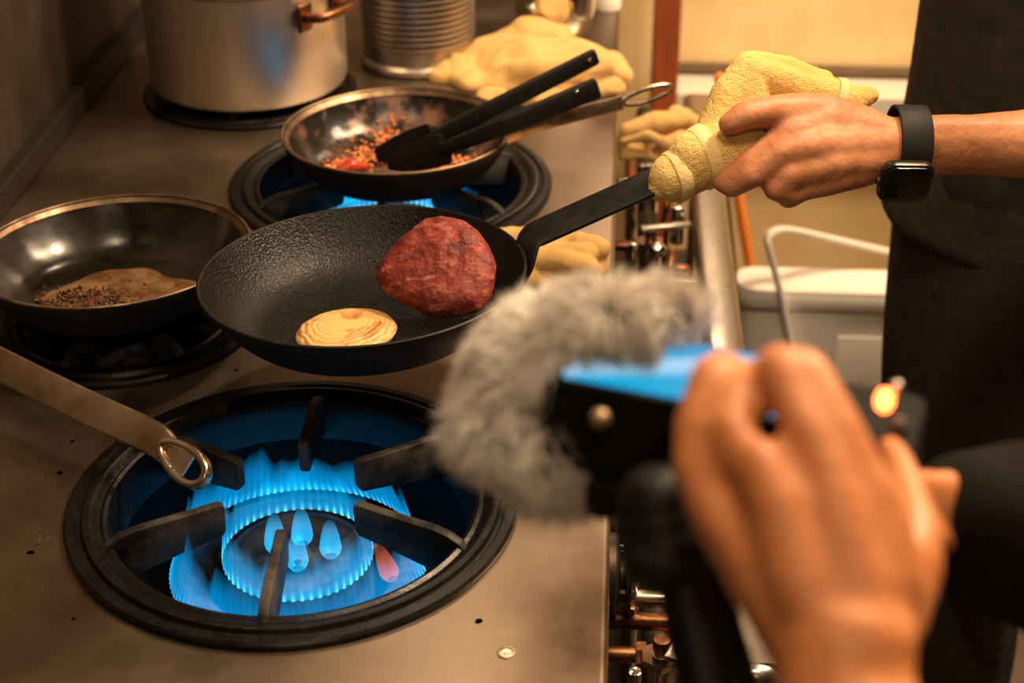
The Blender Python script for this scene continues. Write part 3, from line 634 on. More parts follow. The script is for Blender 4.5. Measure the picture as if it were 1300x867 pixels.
# ------------------------------------------------------------------ stock pot
pc = Vector((-.455,1.918,ZS+.019))
pot = thing('stock_pot', 'tall brushed aluminium stockpot on the burner near the left wall', 'pot', pc)
PR = .1235
bm = NB(); lathe(bm, [(0,0),(PR-.008,0),(PR-.002,.002),(PR,.008),(PR,.27),(PR+.004,.272),(PR+.004,.276),(PR-.003,.276),(PR-.003,.010),(PR-.010,.004),(0,.004)], pc, 128); link('pot_body', bm, ALU, pot)
bm = NB(); lathe(bm, [(PR,.1385),(PR+.0012,.139),(PR+.0012,.140),(PR,.141)], pc, 96); link('score_line', bm, DARKMETAL, pot)
bm = NB(); lathe(bm, [(0,.292),(.03,.291),(PR-.01,.280),(PR+.003,.277),(PR+.003,.275),(PR-.008,.2765),(.03,.287),(0,.288)], pc, 96); link('lid', bm, ALU, pot)
def pothandle(sgn):
    a = math.radians(-30) if sgn > 0 else math.radians(150)
    d = Vector((math.cos(a), math.sin(a), 0)); s = Vector((-d.y, d.x, 0)); z = .110
    for k in (-1, 1):
        bm = NB(); q = pc+d*(PR+.001)+s*(k*.030)+Vector((0,0,z)); box(bm, q, (.006,.024,.034), Matrix.Rotation(a, 3, 'Z'), bev=.0025); link('handle_plate', bm, BRASS, pot)
    q = pc+d*(PR+.004)+Vector((0,0,z))
    bm = NB(); tube(bm, bez([q+s*.030, q+s*.032+d*.012+Vector((0,0,.002)), q+s*.022+d*.024+Vector((0,0,.004)), q-s*.022+d*.024+Vector((0,0,.004)), q-s*.032+d*.012+Vector((0,0,.002)), q-s*.030], 6), .0062, 14); link('handle', bm, BRASS, pot)
pothandle(1); pothandle(-1)

# ribbed steel canister
cc = Vector((PZ(524,98,ZS).x, 2.045, ZS)); rcn = thing('ribbed_canister', 'shiny ribbed steel canister standing between stockpot and yellow cloths', 'canister', cc)
prof = [(0,.001),(.070,.001),(.076,.003),(.0765,.010),(.072,.014),(.072,.034)]
z = .034
for k in range(26):
    prof += [(.0705,z),(.0762,z+.0030),(.0762,z+.0048),(.0705,z+.0078)]; z += .0078
prof += [(.074,z+.004),(.078,z+.006),(.078,z+.009),(.070,z+.009),(.069,.012),(0,.010)]
bm = NB(); lathe(bm, prof, cc, 96); link('canister_body', bm, STEEL, rcn)
bm = NB(); lathe(bm, [(0,z+.026),(.012,z+.026),(.012,z+.014),(.066,z+.012),(.072,z+.0095),(0,z+.0095)], cc, 64); link('lid', bm, STEEL, rcn)
# rounded steel jug behind the cloths
jc = Vector((PY(704,30,2.15).x, 2.15, ZS)); jug = thing('steel_jug', 'polished round steel jug standing behind the heaped yellow cloths', 'jug', jc)
bm = NB(); lathe(bm, [(0,.0),(.032,.0),(.040,.006),(.050,.020),(.0575,.045),(.060,.075),(.059,.12),(.054,.16),(.046,.19),(.044,.21),(.048,.216),(.045,.218),(.041,.21),(.043,.19),(.051,.16),(.056,.12),(.057,.075),(.050,.030),(.030,.008),(0,.006)], jc, 96); link('jug_body', bm, CHROME, jug)
bm = NB(); tube(bm, bez([jc+Vector((-.044,.030,.19)), jc+Vector((-.075,.05,.19)), jc+Vector((-.082,.055,.12)), jc+Vector((-.048,.032,.07))], 6), .005, 10); link('handle', bm, CHROME, jug)
# small white tin with a dark band
tc_ = PY(770,60,2.28); wt = thing('small_tin', 'little pale grey tin with dark band beside the steel jug', 'tin', (tc_.x,2.28,ZS))
bm = NB(); lathe(bm, [(0,0),(.019,0),(.0195,.002),(.0195,.020),(.0188,.021),(0,.021)], (tc_.x,2.28,ZS), 40); link('tin_body', bm, WHITEP, wt)
bm = NB(); lathe(bm, [(0,.021),(.0190,.021),(.0200,.022),(.0200,.028),(.0190,.029),(0,.029)], (tc_.x,2.28,ZS), 40); link('band', bm, DARKMETAL, wt)
bm = NB(); lathe(bm, [(0,.029),(.019,.029),(.0195,.031),(.0195,.058),(.018,.061),(0,.062)], (tc_.x,2.28,ZS), 40); link('lid', bm, WHITEP, wt)
# dark tray standing at the back
bm = NB(); q = PY(620,20,2.34); box(bm, (q.x,2.36,ZS+.17), (.13,.03,.34), bev=.004)
tag(link('dark_container', bm, mat('violet_grey_metal', (.10,.075,.065), .4, .5)), 'dull violet grey upright metal container between canister and steel jug', 'container')

# ------------------------------------------------------------------ cloths
def cloth(name, label, c, ax, rx, ry, h, folds, seed, rot=0, nx=90, ny=70, thick=.004, base=None, m=CLOTH, drop=None):
    """a crumpled cloth: closed sheet draped over lumps, folds = (x0,y0,x1,y1,width,height) in unit coords"""
    bm = NB(); R3 = Matrix.Rotation(rot, 3, 'Z'); topv = []; botv = []
    for j in range(ny+1):
        tr = []; br = []
        for i in range(nx+1):
            u, v = i/nx*2-1, j/ny*2-1
            # square to wobbly disc
            U, V = u*math.sqrt(1-v*v/2), v*math.sqrt(1-u*u/2)
            a = math.atan2(V, U); rad = 1+.13*noise.noise((math.cos(a)*1.7+seed, math.sin(a)*1.7, seed))
            x, y = U*rad, V*rad; rr = math.hypot(U, V)
            env = max(0, 1-rr**3.2)
            z = .22*env+.0
            for (x0,y0,x1,y1,w,hh) in folds:
                dx, dy = x1-x0, y1-y0; t = max(0, min(1, ((x-x0)*dx+(y-y0)*dy)/(dx*dx+dy*dy))); dd = math.hypot(x-x0-dx*t, y-y0-dy*t)
                z += hh*math.exp(-(dd/w)**1.3)*(env**.30)
            z += .20*env**.5*(noise.noise((x*2.6+seed, y*3.4, 2))-1.1*abs(noise.noise((x*3.2+y*2, y*4.4+seed, 4)))+.45)
            z = max(z, .0)
            zz = h*z + thick
            p_ = Vector((x*rx, y*ry, 0)); p_ = R3 @ p_
            q = Vector(c)+p_; extra = drop(q) if drop else 0
            tr.append(bm.verts.new(q+Vector((0,0,zz+extra)))); br.append(bm.verts.new(q+Vector((0,0,.0006+extra+max(0, zz-thick*1.5)*.0))))
        topv.append(tr); botv.append(br)
    for j in range(ny):
        for i in range(nx):
            bm.faces.new((topv[j][i], topv[j][i+1], topv[j+1][i+1], topv[j+1][i])); bm.faces.new((botv[j][i], botv[j+1][i], botv[j+1][i+1], botv[j][i+1]))
    for i in range(nx):
        bm.faces.new((topv[0][i], botv[0][i], botv[0][i+1], topv[0][i+1])); bm.faces.new((topv[ny][i+1], botv[ny][i+1], botv[ny][i], topv[ny][i]))
    for j in range(ny):
        bm.faces.new((topv[j][0], topv[j+1][0], botv[j+1][0], botv[j][0])); bm.faces.new((topv[j][nx], botv[j][nx], botv[j+1][nx], topv[j+1][nx]))
    o = link(name, bm, m)
    if label: tag(o, label, 'cloth')
    return o
cA = PZ(668,122,ZS)
def rolls(name, label, ch, floor_z, m=CLOTH, vox=.0026, amp=.0080, fat=1.12, fill=()):
    bm = NB()
    for line in ch:
        line = [(x, y, Y, r*fat) for x, y, Y, r in line]; chain(bm, [(PY(x, y, Y), r) for x, y, Y, r in line], 2, .3)
        chain(bm, [(Vector((q.x, q.y, floor_z+.006)), (r*1.1, r*1.1, .007)) for q, r in [(PY(x, y, Y), r) for x, y, Y, r in line]], 2, .35)
        for x, y, Y, r in line:
            q = PY(x, y, Y); chain(bm, [(q, r*.8), (Vector((q.x, q.y, floor_z+.005)), r*.9)])
    for q, r_ in fill: stamp(bm, q, r_, None, 3)
    def dsp(c): return amp*(noise.noise(Vector((c.x*22, c.y*22, c.z*30)))+1.6*(.32-abs(noise.noise(Vector((c.x*13+c.z*16+3, c.y*24, c.z*18)))))+.9*(.25-abs(noise.noise(Vector((c.x*30-c.y*20, c.y*16+7, c.z*34))))))
    o = organic(name, bm, m, None, vox, 6, dsp)
    for v in o.data.vertices:
        if v.co.z < floor_z+.0008: v.co.z = floor_z+.0008
    if label: tag(o, label, 'cloth')
    return o
rolls('kitchen_cloth', 'big crumpled pile of yellow cloth heaped behind the tongs', [
    [(566,100,1.985,.018),(584,92,1.99,.021),(600,112,1.96,.014)],
    [(585,100,2.02,.016),(612,66,2.03,.017),(650,58,2.04,.016),(690,62,2.03,.013)],
    [(640,62,2.07,.013),(664,42,2.08,.014),(700,44,2.08,.014),(722,60,2.06,.012)],
    [(690,62,2.03,.011),(728,84,2.00,.012),(770,104,1.97,.011)],
    [(600,118,1.95,.013),(660,98,1.95,.017),(720,92,1.96,.018),(778,88,1.985,.016),(786,96,1.97,.012)],
    [(620,132,1.90,.010),(680,128,1.90,.012),(740,124,1.92,.011),(778,112,1.94,.010)],
    [(640,80,2.00,.012),(700,78,2.00,.012),(750,72,2.02,.012)]], ZS, fill=[(Vector((-.085,2.01,ZS+.010)), (.100,.065,.030)), (Vector((-.095,2.06,ZS+.02)), (.050,.040,.034))])
rolls('kitchen_cloth', 'folded yellow cloth lying on steel under the held pan handle', [
    [(636,300,1.50,.010),(680,300,1.49,.011),(730,308,1.47,.011),(762,318,1.45,.009)],
    [(680,330,1.43,.009),(720,334,1.42,.010),(752,338,1.42,.009)],
    [(650,318,1.46,.008),(700,318,1.455,.010),(745,325,1.44,.010)]], ZS, vox=.002, amp=.0045, fat=1.15, fill=[(Vector((-.05,1.46,ZS+.004)), (.055,.055,.018))])
o_ = rolls('kitchen_cloth', 'loose yellow cloth draped over the front pipework behind the towel', [
    [(795,166,1.93,.010),(830,158,1.94,.012),(868,150,1.96,.011)],
    [(792,180,1.90,.0055),(822,172,1.90,.0065),(846,182,1.89,.0065),(866,172,1.91,.006)],
    [(860,146,1.99,.010),(882,156,1.95,.008)]], .776, vox=.002, amp=.0045, fat=1.15, fill=[(Vector((.08,1.955,.786)), (.045,.035,.010))])

# ------------------------------------------------------------------ pipework at the front
mf = thing('gas_manifold', 'greasy gas pipe with valves running below the steel edge', 'pipe', (.055,1.4,.70))
bm = NB(); tube(bm, [(.055,.55,.70),(.055,2.25,.70)], .013, 16); link('pipe', bm, DARKMETAL, mf)
bm = NB(); tube(bm, [(.035,.5,.63),(.035,2.25,.63)], .007, 12); link('pilot_pipe', bm, COPPER, mf)
for i, yv in enumerate((.985,1.12,1.42,1.58,1.72,1.90)):
    bm = NB(); cyl(bm, (.055,yv,.69), (.055,yv,.745), .013, 20, .002); cyl(bm, (.055,yv,.745), (.055,yv,.752), .0165, 6); vb_ = link('valve_body', bm, CHROME, mf)
    bm = NB(); cyl(bm, (.055,yv,.752), (.055,yv,.768), .007, 16, .001); link('valve_stem', bm, BRASS, vb_)
    bm = NB(); box(bm, (.072,yv+.002,.770), (.062,.011,.005), Matrix.Rotation((1.2,0.1,-.25,.05,.3,.1)[i], 3, 'Z'), bev=.0015); link('lever', bm, STEEL, vb_)
    bm = NB(); cyl(bm, (.0,yv+.018,.735), (.055,yv+.018,.735), .0065, 16, .001); cyl(bm, (.036,yv+.018,.735), (.044,yv+.018,.735), .011, 6); link('union_nut', bm, CHROME if i % 2 else BRASS, mf)
    bm = NB(); tube(bm, bez([(.075,yv-.03,.70),(.078,yv-.03,.73),(.082,yv-.005,.74),(.083,yv+.03,.70),(.082,yv+.04,.60)], 5), .0042, 10); link('copper_tube', bm, COPPER, mf)
    bm = NB(); cyl(bm, (.034,yv-.035,.63), (.034,yv-.035,.765), .0055, 14, .001); link('pilot_valve', bm, CHROME, mf)
for k, (yv, m_) in enumerate(((1.045,BRASS),(1.075,STEEL))):
    bm = NB(); cyl(bm, (.014,yv,.735), (.105,yv,.735), .0075, 16, .001); link('cross_pipe', bm, m_, mf)
bm = NB(); box(bm, (.075,1.015,.725), (.05,.045,.004), bev=.001); link('bracket_plate', bm, COPPER, mf)
# clutter of small fittings
fit = NB(); random.seed(3)
for k, yv in enumerate((1.30,1.50,1.64,1.80)):
    bm = NB(); cyl(bm, (.09,yv,.71), (.09,yv,.76), .009, 16, .002); link('elbow', bm, CHROME if k % 2 else COPPER, mf)
    bm = NB(); stamp(bm, (.062,yv+.03,.765), (.011,.011,.009)); link('knob_cap', bm, CHROME, mf)
fit.free()
# control knobs on the front face, seen edge on
for (yy, lab) in ((1.055,'nearer round chrome control knob below the steel edge, seen edge on'),(1.135,'farther round dark control knob below the steel edge, seen edge on')):
    kn = thing('control_knob', lab, 'knob', (.012,yy,.775), 'control knobs under the steel edge')
    ro = Matrix.Rotation(PI/2, 3, 'Y')
    bm = NB(); lathe(bm, [(0,-.012),(.030,-.012),(.034,-.010),(.034,-.004),(.031,-.002),(.012,.000),(.012,.006),(0,.006)], (.022,yy,.775), 48, ro); es_ = link('escutcheon', bm, DARKMETAL, kn)
    bm = NB(); lathe(bm, [(0,0),(.030,.0),(.033,.0015),(.0345,.004),(.033,.0075),(.029,.009),(0,.009)], (.0265,yy,.775), 48, ro); link('dial', bm, CHROME, es_)
# long steel guard rail in front of the pipework
gr = thing('guard_rail', 'long pale steel front rail running parallel to the range edge', 'rail', (.127,1.5,.70))
bm = NB(); sweep(bm, [(.130,.98,.738),(.130,2.20,.738)], rrect(.044,.028,.010,4)); link('rail_bar', bm, STEEL, gr)
bm = NB(); stamp(bm, (.130,.98,.738), (.0215,.014,.0138)); link('end_cap', bm, STEEL, gr)
for yy in (1.03,2.12):
    bm = NB(); sweep(bm, [(.127,yy,.728),(.127,yy,.40),(-.019,yy,.36)], rrect(.02,.02,.003,2)); link('bracket', bm, STEEL, gr)
# tray below
bm = NB(); box(bm, (.055,1.4,.50), (.14,1.6,.006), bev=.002)
tag(link('drip_tray', bm, DARKMETAL), 'dark greasy drip tray under the front gas pipework', 'tray')

# poles right of the rail
def pole(name, px0, px1, Y, r, m, label, cat, ztop, zbot=0.):
    A = PY(*px0, Y); B = PY(*px1, Y); d = (B-A).normalized(); t = (ztop-A.z)/d.z; A2 = A+d*t; t2 = (zbot-A.z)/d.z; B2 = A+d*t2
    bm = NB(); tube(bm, [A2, A2+d*.01, B2], r, 16); tt_ = thing(name, label, cat, B2)
    link('shaft', bm, m, tt_); bm = NB(); stamp(bm, A2, r*1.15); link('cap', bm, m, tt_); return tt_
pole('broom_handle', (938,250), (951,330), 2.35, .008, ORANGE, 'thin orange pole leaning at the yellow wall behind the white bin', 'pole', .72)
pole('steel_pole', (921,250), (938,420), 2.28, .006, DARKMETAL, 'dark thin pole left of the orange pole by the wall', 'pole', .66)
pole('steel_pole', (912,250), (925,420), 2.24, .008, OLDSTEEL, 'brownish metal pole beside the pale front rail, left of the dark pole', 'pole', .64)

# ------------------------------------------------------------------ white bin
bn = thing('plastic_bin', 'narrow translucent white plastic bin with raised hoop handle beside the chef', 'bin', (.36,2.12,0))
def rr_ring(bm, cx_, cy_, w, d, r, z, n=8): return [bm.verts.new((cx_+a, cy_+b2, z)) for a, b2 in rrect(w, d, r, n)]
cxb, cyb, zr = .400, 2.20, .452
bm = NB()
stages = [(.28,.050,.020,.0),(.32,.058,.022,.02),(.374,.066,.026,zr-.05),(.376,.068,.026,zr-.030),(.388,.078,.030,zr-.028),(.394,.084,.032,zr-.022),(.394,.084,.032,zr-.008),(.390,.080,.030,zr),(.376,.066,.026,zr),(.366,.056,.022,zr-.012),(.360,.052,.020,zr-.07),(.31,.045,.018,.03),(.20,.03,.01,.012)]
rings = [rr_ring(bm, cxb, cyb, *s_) for s_ in stages]
for A, B in zip(rings, rings[1:]):
    for k in range(len(A)): bm.faces.new((A[k], A[(k+1) % len(A)], B[(k+1) % len(B)], B[k]))
bm.faces.new(rings[0][::-1]); bm.faces.new(rings[-1]); link('bin_body', bm, WHITEP, bn)
bm2 = NB(); rings = [rr_ring(bm2, cxb, cyb, *s_) for s_ in [(.372,.062,.024,zr-.008),(.386,.076,.029,zr+.001),(.390,.080,.031,zr+.004),(.34,.05,.02,zr+.007),(.30,.03,.012,zr+.004),(.10,.02,.008,zr+.004)]]
for A, B in zip(rings, rings[1:]):
    for k in range(len(A)): bm2.faces.new((A[k], A[(k+1) % len(A)], B[(k+1) % len(B)], B[k]))
bm2.faces.new(rings[0][::-1]); bm2.faces.new(rings[-1]); link('lid', bm2, WHITEP, bn)
bm = NB(); box(bm, (cxb+.055, cyb-.034, .27), (.19,.006,.22), Matrix.Rotation(.01, 3, 'X'), bev=.003); link('moulded_panel', bm, WHITEP, bn)
hq = [PY(1010,480,2.150), PY(1003,432,2.150), PY(990,370,2.150), PY(977,318,2.150), PY(975,301,2.155), PY(988,292,2.165), PY(1010,293,2.18), PY(1060,304,2.22), PY(1140,322,2.26), PY(1190,334,2.28)]
bm = NB(); sweep(bm, bez(hq, 6), rrect(.0085,.018,.003,2), up=Vector((.2,-1,.2))); link('hoop_handle', bm, WHITEP, bn)

# ------------------------------------------------------------------ people helpers
def torso_stamps(bm, C, w, d, z0, z1, yaw=0., inf=0.):
    """stacked ellipses hip -> chest; w half width, d half depth"""
    R3 = Matrix.Rotation(yaw, 3, 'Z'); n = 14
    prof = [(0,.94,.95),(.15,1.0,1.0),(.35,.88,.90),(.5,.84,.88),(.7,.95,1.0),(.85,1.0,1.0),(1,.80,.72)]
    for k in range(n+1):
        t = k/n
        for (t0,a0_,b0), (t1,a1_,b1) in zip(prof, prof[1:]):
            if t0 <= t <= t1: f = (t-t0)/(t1-t0); a_, b_ = a0_+(a1_-a0_)*f, b0+(b1-b0)*f
        stamp(bm, Vector(C)+Vector((0,0,z0+(z1-z0)*t)), (d*b_+inf, w*a_+inf, .075), R3, 3)
def head_stamps(bm, H, yaw):
    R3 = Matrix.Rotation(yaw, 3, 'Z'); f = R3 @ Vector((1,0,0)); s = R3 @ Vector((0,1,0)); z = Vector((0,0,1)); H = Vector(H)
    stamp(bm, H+z*.02, (.096,.077,.100), R3, 3); stamp(bm, H+f*.022-z*.045, (.068,.058,.070), R3, 3); stamp(bm, H+f*.060-z*.092, (.022,.026,.018), R3)
    chain(bm, [(H+f*.090+z*.012, .010), (H+f*.110-z*.020, .0135)]); 
    for k in (-1, 1):
        stamp(bm, H+s*(k*.078)+z*-.005-f*.008, (.016,.007,.030), R3); stamp(bm, H+f*.083+s*(k*.032)+z*.018, (.012,.024,.008), R3); stamp(bm, H+f*.098+s*(k*.010)-z*.022, .008)
        stamp(bm, H+f*.075+s*(k*.03)-z*.004, .0125, None)
    stamp(bm, H+f*.088-z*.052, (.010,.024,.006), R3); stamp(bm, H+f*.086-z*.063, (.011,.020,.007), R3)
def hair_mesh(name, H, yaw, parent):
    R3 = Matrix.Rotation(yaw, 3, 'Z'); f = R3 @ Vector((1,0,0)); z = Vector((0,0,1)); H = Vector(H); bm = NB()
    stamp(bm, H+z*.038-f*.018, (.098,.086,.094), R3, 3); stamp(bm, H-z*.02-f*.05, (.055,.072,.075), R3, 3)
    return organic(name, bm, HAIR, parent, .005, 4, lambda c: .003*noise.noise(c*60))

# ------------------------------------------------------------------ the chef
chef = thing('person', 'chef in black clothes and smartwatch holding the pan through a yellow towel', 'person', (.46,1.66,0))
bm = NB(); CH = Vector((.455,1.66,0))
torso_stamps(bm, CH, .165, .105, .92, 1.40, 0)
chain(bm, [(CH+Vector((0,0,1.40)), .06), (CH+Vector((-.01,0,1.53)), .052)])
head_stamps(bm, CH+Vector((-.03,0,1.64)), PI)
# legs
for k, yy in ((-1,-.09),(1,.09)):
    hip = CH+Vector((0,yy,.90)); kn = CH+Vector((-.02,yy*1.1,.49)); an = CH+Vector((.01,yy*1.15,.09))
    chain(bm, [(hip, .085), (kn, .055), (kn+Vector((.015,0,-.14)), .056), (an, .038)], 2)
    chain(bm, [(an+Vector((.02,0,-.045)), (.035,.035,.035)), (an+Vector((-.13,yy*.1,-.058)), (.035,.040,.026))], 2)
# far arm hanging
sh2 = CH+Vector((.01,.19,1.37)); el2 = CH+Vector((.10,.235,1.09)); wr2 = CH+Vector((.06,.25,.85))
chain(bm, [(sh2, .055), (el2, .042), (el2.lerp(wr2,.3), .041), (wr2, .026)]); chain(bm, [(wr2, .026), (wr2+Vector((-.04,-.005,-.05)), (.022,.016,.034)), (wr2+Vector((-.055,-.008,-.08)), (.026,.014,.036))])
for j, (dx, ln) in enumerate(((-.026,.062),(-.009,.07),(.009,.066),(.026,.052))):
    b0 = wr2+Vector((-.055+dx*.7,-.006,-.085-dx*.4)); chain(bm, [(b0, .0095), (b0+Vector((-.006,-.008,-ln*.5)), .0085), (b0+Vector((0,-.022,-ln*.9)), .007)])
b0 = wr2+Vector((-.055,-.012,-.03)); chain(bm, [(b0, .013), (b0+Vector((-.03,-.01,-.03)), .011), (b0+Vector((-.032,-.014,-.055)), .0085)])
# near arm, whose hand grips the towel
px = lambda n, d: n*d/FPX
D0 = 1.385
sh1 = CH+Vector((0,-.20,1.37)); el1 = P(1560,150,1.45)
w0 = P(1150,184,1.395)
chain(bm, [(sh1, .056), (sh1.lerp(el1,.6), .047), (el1, .042)])
chain(bm, [(el1, .043), (P(1420,178,1.425), .040), (P(1320,182,1.41), .0325), (P(1235,184,1.40), (.026,.021,.0285)), (w0, (.024,.019,.0280))])
# back of the hand: metacarpals fan
HB = [ ((1110,168,1.392,.0185), (1050,155,1.378,.0165), (1003,170,1.366,0.0140)),
       ((1112,184,1.388,.0185), (1050,183,1.368,.0170), (990,194,1.360,.0140)),
       ((1112,200,1.388,.0180), (1055,208,1.370,.0165), (1000,222,1.364,.0135)),
       ((1108,212,1.392,.0155), (1062,226,1.378,.0145), (1022,237,1.374,.0125)) ]
for c3_ in HB:
    chain(bm, [(w0, .019)]+[(P(x,y,d), r) for x, y, d, r in c3_])
for (x, y, d, r) in ((1085,185,1.394,.024),(1050,180,1.392,.023),(1030,195,1.392,.021)): stamp(bm, P(x,y,d), r, None, 3)
# fingers: MCP, PIP, DIP, tip
FG = [ [(1003,172,1.366,.0135),(952,206,1.368,.0118),(917,231,1.376,.0100),(914,214,1.408,.0088),(938,190,1.424,.0078)],
       [(990,196,1.360,.0135),(955,222,1.362,.0118),(928,238,1.374,.0098),(922,224,1.410,.0088),(944,200,1.428,.0078)],
       [(1000,222,1.364,.0130),(985,240,1.366,.0112),(1000,247,1.372,.0105),(975,232,1.412,.0090),(965,208,1.428,.0078)],
       [(1022,236,1.374,.0122),(1010,246,1.376,.0105),(1000,251,1.380,.0098),(985,240,1.416,.0082),(985,218,1.428,.0070)] ]
for fch in FG: chain(bm, [(P(x,y,d), r) for x, y, d, r in fch])
# thumb
chain(bm, [(P(1092,158,1.392), .0180), (P(1050,143,1.384), .0175), (P(1005,140,1.374), .0158), (P(968,142,1.362), .0138), (P(945,147,1.356), .0130), (P(925,158,1.356), .0098)])
stamp(bm, P(1020,165,1.378), .014)
# tendons and knuckles
for (a, b2) in () and (((1095,172,1.372),(1012,166,1.352)),((1095,186,1.368),(1000,192,1.347)),((1098,200,1.370),(1008,220,1.351))):
    chain(bm, [(P(*a), .0028), (P(*b2), .0042)])
organic('body', bm, SKIN, chef, .0026, 9, lambda c: .0006*noise.noise(c*70))
hair_mesh('hair', CH+Vector((-.03,0,1.64)), PI, chef)
# T-shirt
def wr(c): return .0075*noise.noise(Vector((c.x*9, c.y*9, c.z*4)))+.0022*noise.noise(Vector((c.x*26, c.y*26, c.z*9)))
bm = NB(); CS = CH+Vector((-.002,0,0))
for k in range(71):
    t = k/70; z = .845+(1.40-.845)*t
    dd0 = .130+.022*max(0,1-abs(z-.835)/.09)
    hw = .185 if t < .6 else .185+.01*math.sin((t-.6)/.4*PI); dd = dd0-.010*t
    if t > .86: hw *= 1-(t-.86)*2.2; dd *= 1-(t-.86)*1.6
    stamp(bm, CS+Vector((-.004,0,z)), (dd, hw, .040), None, 3)
for (a_, b2) in ((sh1, el1), (sh2, el2)): chain(bm, [(a_+Vector((0,0,-.005)), .066), (a_.lerp(b2,.62), .060)])
chain(bm, [(CS+Vector((0,-.13,1.36)), .06), (CS+Vector((0,.13,1.36)), .06)])
organic('t_shirt', bm, BLACKCLOTH, chef, .006, 5, wr)
# trousers
bm = NB()
for k, yy in ((-1,-.09),(1,.09)):
    hip = CH+Vector((-.005,yy,.92)); kn = CH+Vector((-.025,yy*1.1,.49)); an = CH+Vector((.01,yy*1.15,.10))
    chain(bm, [(hip, (.112,.095,.10)), (hip+Vector((-.015,0,-.16)), .090), (kn, .075), (an, .062)], 2)
organic('trousers', bm, APRONCLOTH, chef, .007, 5, wr)
# apron wrapped round the front
bm = NB(); rows = []; n = 40
for j in range(31):
    t = j/30; z = .86-.42*t; row = []
    for k in range(n+1):
        u = k/n*2-1; a = PI+u*1.75; rx_ = .134+.010*t-.05*t*t+.006*math.sin(u*13+t*3)*t; ry_ = .196+.02*t
        row.append(Vector((CH.x+rx_*math.cos(a)+.005, CH.y+ry_*math.sin(a), z)))
    rows.append(row)
for off in (0, 1): pass
vo = [[bm.verts.new(v) for v in r] for r in rows]; vi = [[bm.verts.new(Vector((CH.x+(v.x-CH.x)*.985, CH.y+(v.y-CH.y)*.985, v.z))) for v in r] for r in rows]
for j in range(30):
    for k in range(n):
        bm.faces.new((vo[j][k], vo[j][k+1], vo[j+1][k+1], vo[j+1][k])); bm.faces.new((vi[j][k], vi[j+1][k], vi[j+1][k+1], vi[j][k+1]))
for k in range(n):
    bm.faces.new((vo[0][k], vi[0][k], vi[0][k+1], vo[0][k+1])); bm.faces.new((vo[30][k+1], vi[30][k+1], vi[30][k], vo[30][k]))
for j in range(30):
    bm.faces.new((vo[j][0], vo[j+1][0], vi[j+1][0], vi[j][0])); bm.faces.new((vo[j][n], vi[j][n], vi[j+1][n], vo[j+1][n]))
link('apron', bm, APRONCLOTH, chef)
for yy in (-.104,.104):
    bm = NB(); an = CH+Vector((.01,yy,.045)); chain(bm, [(an+Vector((.025,0,0)), (.05,.046,.044)), (an+Vector((-.13,0,-.010)), (.05,.050,.034))], 3)
    organic('shoe', bm, PLASTIC, chef, .005, 4)

# smartwatch
wa = P(1153,180,1.396); wax = (P(1220,184,1.401)-P(1120,182,1.391)).normalized()
wt_ = thing('smartwatch', 'black smartwatch with silicone band on the chef\'s wrist', 'watch', wa)
e1 = (UP-wax*UP.dot(wax)).normalized(); e2 = wax.cross(e1)
if e2.dot(BACK) < 0: e2 = -e2
bm = NB(); rings = []
for k in range(64):
    a = 2*PI*k/64; o_ = e1*(.0305*math.cos(a))+e2*(.0225*math.sin(a)); nn_ = (e1*math.cos(a)/.0298+e2*math.sin(a)/.0212).normalized()
    rings.append([bm.verts.new(wa+o_+nn_*b2+wax*a2+e1*(.0*a2)) for a2, b2 in rrect(.0285,.0030,.0012,2)])
for i in range(64):
    A, B = rings[i], rings[(i+1) % 64]
    for k in range(len(A)): bm.faces.new((A[k], A[(k+1) % len(A)], B[(k+1) % len(A)], B[k]))
link('band', bm, RUBBER, wt_)
wc = P(1149,230,1.368); cn = (e2*.80-e1*.60).normalized(); cu = wax; cv = cn.cross(cu).normalized(); Mw = Matrix((cu, cv, cn)).transposed()
def rbox(bm, c, w, h, t, r, M3, edge=.0025):
    rings = []
    for (z, k) in ((-t/2,-edge),(-t/2+edge*.3,-edge*.3),(-t/2+edge,0),(t/2-edge,0),(t/2-edge*.3,-edge*.3),(t/2,-edge)):
        rings.append([bm.verts.new(Vector(c)+M3 @ Vector((a, b2, z))) for a, b2 in rrect(w+2*k, h+2*k, max(r+k, .0005), 6)])
    for A, B in zip(rings, rings[1:]):
        for q in range(len(A)): bm.faces.new((A[q], A[(q+1) % len(A)], B[(q+1) % len(A)], B[q]))
    bm.faces.new(rings[0][::-1]); bm.faces.new(rings[-1]); return bm
wcase = link('case', rbox(NB(), wc, .0455, .0385, .0110, .010, Mw, .0035), mat('dark_aluminium', (.05,.045,.04), .3, .9), wt_)
link('watch_glass', rbox(NB(), wc+cn*.0057, .0400, .0330, .0020, .008, Mw, .0010), GLASS, wcase)
bm = NB(); cyl(bm, wc-cu*.0225, wc-cu*.0255, .0036, 20, .0006); link('crown', bm, DARKMETAL, wcase)

